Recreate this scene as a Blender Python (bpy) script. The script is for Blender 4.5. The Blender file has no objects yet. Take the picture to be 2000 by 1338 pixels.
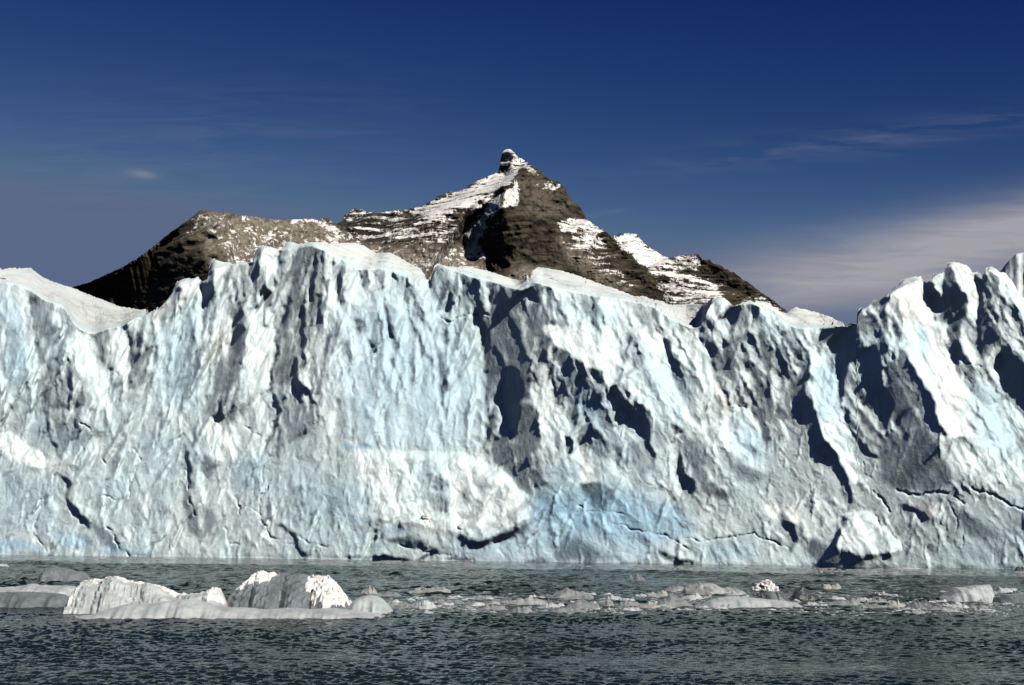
import bpy, math, random
import numpy as np

# ------------------------------------------------------------------ camera, world, sun
scene = bpy.context.scene
COL = scene.collection
W, H = 2000.0, 1338.0            # photograph pixels used for tracing
F = 2778.0                       # focal length in those pixels (50 mm)
HORIZON = 990.0
CAM_H = 9.0
PITCH = math.atan((HORIZON - H / 2) / F)
SUN_AZ = math.radians(40)        # to the right of straight behind the camera
SUN_EL = math.radians(36)

cam_d = bpy.data.cameras.new('camera')
cam = bpy.data.objects.new('camera', cam_d)
COL.objects.link(cam)
cam_d.sensor_width = 36.0
cam_d.lens = 36.0 * F / W
cam_d.clip_start = 0.5
cam_d.clip_end = 60000
cam.location = (0, 0, CAM_H)
cam.rotation_euler = (math.pi / 2 + PITCH, 0, 0)
scene.camera = cam

SUN_DIR = (math.cos(SUN_EL) * math.sin(SUN_AZ), -math.cos(SUN_EL) * math.cos(SUN_AZ), math.sin(SUN_EL))
sun_d = bpy.data.lights.new('sun', 'SUN')
sun_d.energy = 5.0
sun_d.angle = math.radians(0.5)
sun_d.color = (1.0, 0.955, 0.89)
sun = bpy.data.objects.new('sun', sun_d)
COL.objects.link(sun)
from mathutils import Vector
sun.rotation_euler = Vector(SUN_DIR).to_track_quat('Z', 'Y').to_euler()
sun.location = (200, -200, 300)

scene.view_settings.view_transform = 'Standard'
scene.view_settings.look = 'None'
scene.view_settings.exposure = 0.42
scene.view_settings.gamma = 1.0
scene.view_settings.use_curve_mapping = False
scene.cycles.diffuse_bounces = 0


class NT:
    """tiny helper for node trees"""
    def __init__(self, tree):
        self.t = tree
        self.t.nodes.clear()

    def n(self, typ, inputs=None, **props):
        nd = self.t.nodes.new(typ)
        for k, v in props.items():
            setattr(nd, k, v)
        for k, v in (inputs or {}).items():
            self.set(nd, k, v)
        return nd

    def set(self, nd, k, v):
        s = nd.inputs[k]
        if isinstance(v, bpy.types.NodeSocket):
            self.t.links.new(v, s)
        elif isinstance(v, bpy.types.Node):
            self.t.links.new(v.outputs[0], s)
        else:
            s.default_value = v

    def m(self, op, a, b=None, c=None, clamp=False):
        nd = self.n('ShaderNodeMath', operation=op, use_clamp=clamp)
        for i, v in enumerate((a, b, c)):
            if v is not None:
                self.set(nd, i, v)
        return nd.outputs[0]

    def mix(self, fac, a, b, blend='MIX'):
        nd = self.n('ShaderNodeMix', data_type='RGBA', blend_type=blend, clamp_factor=True)
        self.set(nd, 0, fac)
        self.set(nd, 6, a)
        self.set(nd, 7, b)
        return nd.outputs[2]

    def mr(self, v, a, b, c=0.0, d=1.0, smooth=False):
        nd = self.n('ShaderNodeMapRange', clamp=True)
        if smooth:
            nd.interpolation_type = 'SMOOTHSTEP'
        self.set(nd, 0, v)
        for i, q in enumerate((a, b, c, d)):
            self.set(nd, i + 1, q)
        return nd.outputs[0]

    def noise(self, vec, scale, detail=4, rough=0.55, dist=0.0, dim='3D', typ=None):
        nd = self.n('ShaderNodeTexNoise', {'Scale': scale, 'Detail': detail, 'Roughness': rough, 'Distortion': dist})
        nd.noise_dimensions = dim
        if typ:
            nd.noise_type = typ
        self.set(nd, 'Vector', vec)
        return nd.outputs[0]


world = bpy.data.worlds.new('World')
scene.world = world
world.use_nodes = True
g = NT(world.node_tree)
sky = g.n('ShaderNodeTexSky', sky_type='NISHITA')
sky.sun_disc = False
sky.sun_elevation = SUN_EL
sky.sun_rotation = math.pi - SUN_AZ
sky.altitude = 4500
sky.air_density = 1.0
sky.dust_density = 0.3
sky.ozone_density = 3.0
tc = g.n('ShaderNodeTexCoord')
sep = g.n('ShaderNodeSeparateXYZ', {0: tc.outputs['Generated']})
yy = g.m('MAXIMUM', sep.outputs[1], 0.05)
u = g.m('DIVIDE', sep.outputs[0], yy)
v = g.m('DIVIDE', sep.outputs[2], yy)
uv = g.n('ShaderNodeCombineXYZ', {0: u, 1: v, 2: 0.0})


def sky_uv(px, py):
    return (px - 1000) / F, (HORIZON - py) / F


def streak(px, py, hw, hh, slope, sharp=1.0):
    """soft elliptical patch of the sky, long axis tilted by slope"""
    a, b = sky_uv(px, py)
    du = g.m('SUBTRACT', u, a)
    dv = g.m('SUBTRACT', g.m('SUBTRACT', v, b), g.m('MULTIPLY', du, slope))
    e = g.m('ADD', g.m('POWER', g.m('ABSOLUTE', g.m('DIVIDE', du, hw / F)), 2.0),
            g.m('POWER', g.m('ABSOLUTE', g.m('DIVIDE', dv, hh / F)), 2.0))
    return g.m('POWER', 2.718, g.m('MULTIPLY', e, -sharp))


rotv = g.n('ShaderNodeMapping', {'Vector': uv.outputs[0], 'Rotation': (0, 0, math.radians(-10)), 'Scale': (3.0, 26.0, 1.0)})
wisp = g.noise(rotv.outputs[0], 1.6, 6, 0.6, 0.6)
fine = g.noise(g.n('ShaderNodeMapping', {'Vector': uv.outputs[0], 'Rotation': (0, 0, math.radians(-16)), 'Scale': (6.0, 60.0, 1.0)}).outputs[0], 2.0, 5, 0.6, 0.8)
big = g.m('ADD', streak(1930, 465, 480, 66, 0.18), g.m('MULTIPLY', streak(1650, 560, 420, 46, 0.05), 0.42))
c1 = g.m('MULTIPLY', big, g.mr(g.m('ADD', g.m('MULTIPLY', wisp, 0.6), g.m('MULTIPLY', fine, 0.4)), 0.32, 0.62, 0.45, 1.15))
c2 = g.m('MULTIPLY', g.m('ADD', streak(1700, 262, 420, 30, 0.13), g.m('MULTIPLY', streak(350, 280, 420, 130, 0.05), 0.5)),
         g.mr(fine, 0.40, 0.85, 0.0, 0.22))
c3 = g.m('MULTIPLY', streak(265, 331, 30, 8, -0.12), g.mr(fine, 0.3, 0.6, 0.1, 0.30))
c4 = g.m('MULTIPLY', streak(1180, 410, 60, 5, 0.15), g.mr(fine, 0.4, 0.7, 0.0, 0.2))
cl = g.m('MINIMUM', g.m('ADD', g.m('ADD', c1, c2), g.m('ADD', c3, c4)), 0.93)
SKY_STR = 0.06
# thin mountain air through a polariser: the blue deepens quickly with height
sc = g.n('ShaderNodeSeparateColor', {0: sky.outputs[0]})
chan = []
for i, (ex, k, cap) in enumerate(((4.1, 0.0104, 0.078), (2.85, 0.0059, 0.106), (1.54, 0.0160, 0.186))):
    chan.append(g.m('MINIMUM', g.m('MULTIPLY', g.m('POWER', sc.outputs[i], ex), k / SKY_STR), cap / SKY_STR))
deep = g.n('ShaderNodeCombineColor', {0: chan[0], 1: chan[1], 2: chan[2]}).outputs[0]
cloud_col = (0.285 / SKY_STR, 0.28 / SKY_STR, 0.30 / SKY_STR, 1)
skyc = g.mix(cl, deep, cloud_col)
bg = g.n('ShaderNodeBackground', {0: skyc, 1: SKY_STR})
g.n('ShaderNodeOutputWorld', {0: bg.outputs[0]})

# ------------------------------------------------------------------ helpers
CP, SP = math.cos(PITCH), math.sin(PITCH)


def rays(px, py):
    """unit-depth (world y = 1) directions through photograph pixels"""
    a = (np.asarray(px, float) - W / 2) / F
    b = (H / 2 - np.asarray(py, float)) / F
    dy = CP - b * SP
    dz = SP + b * CP
    return a / dy, dz / dy            # x and z per metre of y


def at(px, py, Y):
    x, z = rays(px, py)
    return x * Y, np.asarray(Y, float) + 0 * x, CAM_H + z * Y


def water_y(py):
    return CAM_H / -rays(1000, py)[1]


_rs = np.random.RandomState(7)
_perm = np.concatenate([_rs.permutation(4096)] * 3)
_ga = _rs.rand(4096) * 2 * np.pi
_gx, _gy = np.cos(_ga), np.sin(_ga)


def perlin(x, y, seed=0):
    x = np.asarray(x, float) + seed * 17.31
    y = np.asarray(y, float) + seed * 9.77
    xi = np.floor(x).astype(np.int64)
    yi = np.floor(y).astype(np.int64)
    fx, fy = x - xi, y - yi
    u_ = fx * fx * fx * (fx * (fx * 6 - 15) + 10)
    v_ = fy * fy * fy * (fy * (fy * 6 - 15) + 10)

    def gr(ix, iy, dx, dy):
        h = _perm[_perm[ix & 4095] + (iy & 4095)]
        return _gx[h] * dx + _gy[h] * dy
    a = gr(xi, yi, fx, fy)
    b = gr(xi + 1, yi, fx - 1, fy)
    c = gr(xi, yi + 1, fx, fy - 1)
    d = gr(xi + 1, yi + 1, fx - 1, fy - 1)
    return (a + u_ * (b - a) + v_ * (c - a + u_ * (a - b - c + d))) * 1.5


def fbm(x, y, seed=0, octs=4, gain=0.5, lac=2.03):
    s, amp = 0, 1.0
    for i in range(octs):
        s = s + amp * perlin(x * lac ** i, y * lac ** i, seed + i * 3)
        amp *= gain
    return s


def ridged(x, y, seed=0, octs=4, gain=0.5):
    s, amp = 0, 1.0
    for i in range(octs):
        s = s + amp * (0.5 - np.abs(perlin(x * 2.1 ** i, y * 2.1 ** i, seed + i * 5)))
        amp *= gain
    return s


def cells(x, y, seed=0):
    """facet field: for each sample the plane height of its nearest cell, F2-F1"""
    x = np.asarray(x, float)
    y = np.asarray(y, float)
    xi = np.floor(x).astype(np.int64)
    yi = np.floor(y).astype(np.int64)
    f1 = np.full(x.shape, 9.0)
    f2 = np.full(x.shape, 9.0)
    pl = np.zeros(x.shape)
    for oy in (-1, 0, 1):
        for ox in (-1, 0, 1):
            cx, cy = xi + ox, yi + oy
            h = _perm[_perm[(cx + seed * 131) & 4095] + (cy & 4095)]
            jx = cx + (h % 64) / 64.0
            jy = cy + ((h // 64) % 64) / 64.0
            dx, dy = x - jx, y - jy
            d = np.hypot(dx, dy)
            p = _gx[h] * dx + _gy[h] * dy
            near = d < f1
            f2 = np.where(near, f1, np.minimum(f2, d))
            pl = np.where(near, p, pl)
            f1 = np.where(near, d, f1)
    return pl, f2 - f1


def chips(x, y, seed=0):
    """continuous field of flat three-sided facets, like chipped ice"""
    x = np.asarray(x, float)
    y = np.asarray(y, float)
    xi = np.floor(x).astype(np.int64)
    yi = np.floor(y).astype(np.int64)
    f1 = np.full(x.shape, 9.0)
    for oy in (-1, 0, 1):
        for ox in (-1, 0, 1):
            cx, cy = xi + ox, yi + oy
            h = _perm[_perm[(cx + seed * 131) & 4095] + (cy & 4095)]
            dx = x - cx - (h % 64) / 64.0
            dy = y - cy - ((h // 64) % 64) / 64.0
            a = _ga[h]
            d = np.full(x.shape, -9.0)
            for k, w in ((0, 1.0), (2.0, 0.8), (4.1, 1.15)):
                d = np.maximum(d, w * (np.cos(a + k) * dx + np.sin(a + k) * dy))
            f1 = np.minimum(f1, d + 0.35 * (h % 97) / 97.0)
    return f1


def gblur(a, s):
    if s <= 0:
        return a
    r = int(max(1, round(3 * s)))
    k = np.exp(-0.5 * (np.arange(-r, r + 1) / s) ** 2)
    k /= k.sum()
    for ax in (0, 1):
        p = np.pad(a, [(r, r) if i == ax else (0, 0) for i in (0, 1)], mode='edge')
        o = np.zeros_like(a)
        n = a.shape[ax]
        for i, w in enumerate(k):
            o += w * (p[i:i + n] if ax == 0 else p[:, i:i + n])
        a = o
    return a


class Map:
    """a raster in photograph coordinates used to lay out relief and materials"""
    def __init__(self, x0, x1, y0, y1, step, warp=5.0, wscale=22.0, seed=3):
        self.x0, self.y0, self.st = x0, y0, step
        self.xs = np.arange(x0, x1 + step, step)
        self.ys = np.arange(y0, y1 + step, step)
        self.X, self.Y = np.meshgrid(self.xs, self.ys)
        wx = fbm(self.X / wscale, self.Y / wscale, seed, 3) * warp
        wy = fbm(self.X / wscale, self.Y / wscale, seed + 40, 3) * warp
        self.WX, self.WY = self.X + wx, self.Y + wy

    def win(self, x0, x1, y0, y1, pad):
        s = self.st
        i0 = max(0, int((x0 - pad - self.x0) / s))
        i1 = min(len(self.xs), int((x1 + pad - self.x0) / s) + 2)
        j0 = max(0, int((y0 - pad - self.y0) / s))
        j1 = min(len(self.ys), int((y1 + pad - self.y0) / s) + 2)
        return slice(j0, j1), slice(i0, i1)

    def poly(self, arr, pts, val, blur=2.5, op='set', alpha=1.0):
        p = np.array(pts, float).reshape(-1, 2)
        sl = self.win(p[:, 0].min(), p[:, 0].max(), p[:, 1].min(), p[:, 1].max(), 14 + 3 * blur)
        X, Y = self.WX[sl], self.WY[sl]
        if X.size == 0:
            return
        ins = np.zeros(X.shape, bool)
        n = len(p)
        for i in range(n):
            xa, ya = p[i]
            xb, yb = p[(i + 1) % n]
            if ya == yb:
                continue
            c = ((ya > Y) != (yb > Y)) & (X < (xb - xa) * (Y - ya) / (yb - ya) + xa)
            ins ^= c
        mk = gblur(ins.astype(float), blur / self.st) * alpha
        if op == 'set':
            arr[sl] = arr[sl] * (1 - mk) + val * mk
        else:
            arr[sl] += val * mk

    def line(self, arr, pts, width, val, op='set'):
        p = np.array(pts, float).reshape(-1, 2)
        sl = self.win(p[:, 0].min(), p[:, 0].max(), p[:, 1].min(), p[:, 1].max(), 14 + 3 * width)
        X, Y = self.WX[sl], self.WY[sl]
        if X.size == 0:
            return
        d = np.full(X.shape, 1e9)
        for (xa, ya), (xb, yb) in zip(p[:-1], p[1:]):
            L = (xb - xa) ** 2 + (yb - ya) ** 2 + 1e-9
            t = np.clip(((X - xa) * (xb - xa) + (Y - ya) * (yb - ya)) / L, 0, 1)
            d = np.minimum(d, np.hypot(X - xa - t * (xb - xa), Y - ya - t * (yb - ya)))
        mk = np.exp(-(d / width) ** 2)
        if op == 'set':
            arr[sl] = arr[sl] * (1 - mk) + val * mk
        else:
            arr[sl] += val * mk

    def sample(self, arr, X, Y):
        fx = np.clip((X - self.x0) / self.st, 0, len(self.xs) - 1.001)
        fy = np.clip((Y - self.y0) / self.st, 0, len(self.ys) - 1.001)
        i, j = fx.astype(int), fy.astype(int)
        a, b = fx - i, fy - j
        return (arr[j, i] * (1 - a) * (1 - b) + arr[j, i + 1] * a * (1 - b)
                + arr[j + 1, i] * (1 - a) * b + arr[j + 1, i + 1] * a * b)


def relief(slope, lx, ly, lam, mu):
    """integrate a slope map along the direction (lx, ly) (y down) into a height map"""
    n, m = slope.shape
    P = 160
    s = np.pad(slope, P, mode='reflect')
    wy = np.ones(n + 2 * P)
    S = np.fft.rfft2(s)
    ky = np.fft.fftfreq(s.shape[0]) * 2 * np.pi
    kx = np.fft.rfftfreq(s.shape[1]) * 2 * np.pi
    KX, KY = np.meshgrid(kx, ky)
    kl = KX * lx + KY * ly
    kp = -KX * ly + KY * lx
    D = -1j * kl * S / (kl ** 2 + lam * kp ** 2 + mu)
    d = np.fft.irfft2(D, s=s.shape)
    return d[P:P + n, P:P + m]


def grid_mesh(name, V, attrs=None, smooth=True):
    """V: rows x cols x 3"""
    r, c = V.shape[:2]
    idx = np.arange(r * c).reshape(r, c)
    q = np.stack([idx[:-1, :-1], idx[:-1, 1:], idx[1:, 1:], idx[1:, :-1]], -1).reshape(-1, 4)
    return raw_mesh(name, V.reshape(-1, 3), q, {k: a.reshape(-1) for k, a in (attrs or {}).items()}, smooth)


def raw_mesh(name, verts, faces, attrs=None, smooth=True):
    me = bpy.data.meshes.new(name)
    n, k = faces.shape
    me.vertices.add(len(verts))
    me.vertices.foreach_set('co', np.ascontiguousarray(verts, np.float32).ravel())
    me.loops.add(n * k)
    me.loops.foreach_set('vertex_index', np.ascontiguousarray(faces, np.int32).ravel())
    me.polygons.add(n)
    me.polygons.foreach_set('loop_start', np.arange(0, n * k, k, dtype=np.int32))
    me.polygons.foreach_set('loop_total', np.full(n, k, np.int32))
    me.polygons.foreach_set('use_smooth', np.full(n, smooth, bool))
    for nm, a in (attrs or {}).items():
        at_ = me.attributes.new(nm, 'FLOAT', 'POINT')
        at_.data.foreach_set('value', np.ascontiguousarray(a, np.float32))
    me.update(calc_edges=True)
    return me


def link(name, me, mat, parent=None, loc=None):
    o = bpy.data.objects.new(name, me)
    COL.objects.link(o)
    if me is not None and mat is not None:
        me.materials.append(mat)
    if parent is not None:
        o.parent = parent
    if loc is not None:
        o.location = loc
    return o


def tag(o, label=None, cat=None, group=None, kind=None):
    for k, v_ in (('label', label), ('category', cat), ('group', group), ('kind', kind)):
        if v_:
            o[k] = v_
    return o


def new_mat(name):
    mt = bpy.data.materials.new(name)
    mt.use_nodes = True
    return mt, NT(mt.node_tree)


def interp(pts):
    p = np.array(pts, float).reshape(-1, 2)
    return lambda x: np.interp(x, p[:, 0], p[:, 1])

# ------------------------------------------------------------------ materials
def ice_material():
    mt, g = new_mat('glacier_ice')
    geo = g.n('ShaderNodeNewGeometry')
    P = geo.outputs['Position']
    a_blue = g.n('ShaderNodeAttribute', attribute_name='blue').outputs['Fac']
    a_cream = g.n('ShaderNodeAttribute', attribute_name='cream').outputs['Fac']
    a_grey = g.n('ShaderNodeAttribute', attribute_name='grey_tone').outputs['Fac']
    n1 = g.noise(P, 0.07, 5, 0.6, 0.3)
    n2 = g.noise(P, 0.6, 5, 0.65)
    n3 = g.noise(P, 2.6, 5, 0.7)
    stretched = g.n('ShaderNodeMapping', {'Vector': P, 'Scale': (1.0, 1.0, 0.22)}).outputs[0]
    n4 = g.noise(stretched, 0.9, 6, 0.65, 0.5)
    col = g.mix(g.mr(n1, 0.35, 0.68), (0.575, 0.640, 0.632, 1), (0.470, 0.600, 0.625, 1))
    col = g.mix(g.m('MULTIPLY', g.mr(n4, 0.45, 0.75), 0.5), col, (0.38, 0.475, 0.47, 1))
    bl = g.m('MULTIPLY', a_blue, g.mr(n2, 0.25, 0.7, 0.55, 1.0), clamp=True)
    col = g.mix(bl, col, (0.24, 0.43, 0.58, 1))
    cr = g.m('MULTIPLY', a_cream, g.mr(n4, 0.35, 0.62, 0.25, 1.0), clamp=True)
    col = g.mix(cr, col, (0.62, 0.605, 0.56, 1))
    di = g.m('MULTIPLY', a_grey, g.mr(g.m('ADD', g.m('MULTIPLY', n4, 0.6), g.m('MULTIPLY', n3, 0.4)), 0.38, 0.62), clamp=True)
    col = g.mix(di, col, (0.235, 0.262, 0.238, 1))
    speck = g.m('MULTIPLY', g.mr(n3, 0.62, 0.75), 0.25)
    col = g.mix(speck, col, (0.36, 0.415, 0.405, 1))
    # chipped, rippled surface
    vo = g.n('ShaderNodeTexVoronoi', {'Vector': g.n('ShaderNodeMapping', {'Vector': P, 'Scale': (1.0, 1.0, 0.6)}).outputs[0], 'Scale': 1.3}, feature='F1')
    b = g.m('ADD', g.m('MULTIPLY', vo.outputs['Distance'], 0.35), g.m('MULTIPLY', n3, 0.55))
    b = g.m('ADD', b, g.m('MULTIPLY', g.noise(P, 7.0, 3, 0.6), 0.16))
    bump = g.n('ShaderNodeBump', {'Strength': 0.46, 'Distance': 0.35, 'Height': b})
    bs = g.n('ShaderNodeBsdfPrincipled', {'Base Color': col, 'Roughness': 0.55, 'IOR': 1.31, 'Specular IOR Level': 0.35, 'Normal': bump.outputs[0]})
    g.n('ShaderNodeOutputMaterial', {0: bs.outputs[0]})
    return mt


ICE = ice_material()


# ------------------------------------------------------------------ glacier front
xl, yl = rays(0, 1083)[0], water_y(1083)
xr, yr = rays(2000, 1111)[0], water_y(1111)
BS = (yr - yl) / (xr * yr - xl * yl)
B0 = yl - BS * xl * yl
LEAN = 0.16


def wall_depth(px, py):
    rx, rz = rays(px, py)
    return (B0 + LEAN * CAM_H) / (1 - BS * rx - LEAN * rz)


SIL = interp([-420, 600, -300, 560, -150, 530, -60, 517, 0, 521, 4, 527, 16, 523, 38, 523, 60, 523, 74, 534, 81, 540, 101, 549, 121, 556, 143, 562,
              170, 574, 202, 586, 235, 599, 269, 604, 291, 611, 303, 605, 321, 592, 334, 576, 342, 558, 346, 549, 363, 545, 379, 544, 387, 540,
              391, 545, 394, 549, 405, 546, 409, 522, 413, 508, 418, 506, 432, 511, 452, 513, 455, 516, 462, 514, 470, 512, 481, 512, 484, 513, 494, 511,
              496, 492, 510, 480, 515, 479, 530, 483, 543, 487, 552, 487, 557, 474, 565, 471, 580, 476, 590, 478, 597, 474, 620, 473, 640, 476,
              670, 474, 695, 474, 710, 480, 727, 489, 735, 494, 760, 493, 780, 502, 800, 514, 820, 524, 830, 537, 834, 545, 841, 546, 845, 530,
              848, 520, 856, 514, 870, 519, 890, 524, 897, 524, 905, 520, 920, 522, 950, 528, 975, 536, 1000, 545, 1015, 547, 1023, 546, 1026, 537,
              1031, 537, 1034, 545, 1037, 534, 1042, 526, 1053, 522, 1069, 524, 1098, 529, 1132, 539, 1170, 554, 1200, 563, 1222, 572, 1240, 579, 1256, 578,
              1278, 586, 1294, 588, 1303, 595, 1326, 595, 1352, 594, 1379, 595, 1386, 585, 1404, 581, 1415, 581, 1424, 590, 1433, 598, 1449, 591,
              1465, 587, 1474, 590, 1480, 588, 1498, 590, 1512, 600, 1523, 608, 1536, 613, 1545, 604, 1552, 600, 1575, 605, 1600, 611, 1622, 621,
              1640, 631, 1655, 637, 1658, 629, 1673, 632, 1675, 606, 1680, 601, 1696, 599, 1699, 592, 1708, 585, 1714, 584, 1719, 585, 1739, 569,
              1748, 560, 1755, 556, 1761, 547, 1779, 541, 1800, 540, 1803, 547, 1810, 553, 1820, 546, 1824, 534, 1841, 533, 1845, 530, 1849, 514,
              1862, 511, 1876, 514, 1891, 520, 1900, 531, 1909, 529, 1922, 537, 1925, 524, 1936, 520, 1945, 525, 1952, 531, 1963, 533, 1977, 549,
              1990, 572, 2000, 581, 2030, 570, 2060, 560, 2100, 575, 2150, 580, 2300, 600, 2420, 610])
# where the brow of the ice face turns back into the upper surface
RIM = interp([-420, 620, -300, 590, -60, 540, 0, 553, 25, 553, 58, 566, 90, 588, 125, 597, 143, 633, 160, 645, 182, 652, 205, 643, 240, 637, 262, 622,
              290, 614, 303, 608, 321, 595, 334, 579, 346, 552, 387, 543, 409, 526, 455, 518, 494, 513, 515, 482, 552, 490, 590, 481, 612, 480, 635, 490,
              665, 506, 700, 528, 752, 523, 770, 532, 800, 543, 834, 547, 841, 549, 856, 517, 890, 529, 898, 531, 917, 541, 960, 549, 1010, 566, 1024, 560,
              1036, 552, 1045, 550, 1078, 561, 1120, 570, 1168, 580, 1210, 583, 1280, 600, 1310, 622, 1345, 640, 1370, 641, 1384, 596, 1410, 583,
              1433, 600, 1449, 593, 1474, 592, 1488, 603, 1514, 615, 1545, 637, 1558, 642, 1600, 640, 1620, 640, 1632, 635, 1655, 639, 1675, 608,
              1710, 588, 1740, 571, 1800, 543, 1850, 516, 1900, 534, 1930, 524, 2000, 584, 2100, 580, 2420, 615])
BASE = interp([-420, 1077, 0, 1083, 400, 1086, 700, 1090, 1000, 1096, 1300, 1102, 1600, 1106, 2000, 1111, 2420, 1117])
RECEDE = interp([-420, 90, 0, 45, 60, 90, 160, 110, 260, 90, 300, 30, 320, 6, 580, 5, 640, 18, 720, 34, 800, 24, 840, 4, 880, 6, 900, 16, 1000, 18, 1030, 8,
                 1060, 34, 1200, 34, 1340, 70, 1372, 40, 1390, 4, 1470, 4, 1500, 24, 1600, 45, 1655, 12, 1675, 3, 1740, 4, 2000, 4, 2420, 20])

GM = Map(-420, 2420, 440, 1140, 1.6, 4.5, 20.0)
S = np.full(GM.X.shape, 0.66)
S -= 0.10 * np.clip((GM.X - 1200) / 500, 0, 1)

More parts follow.
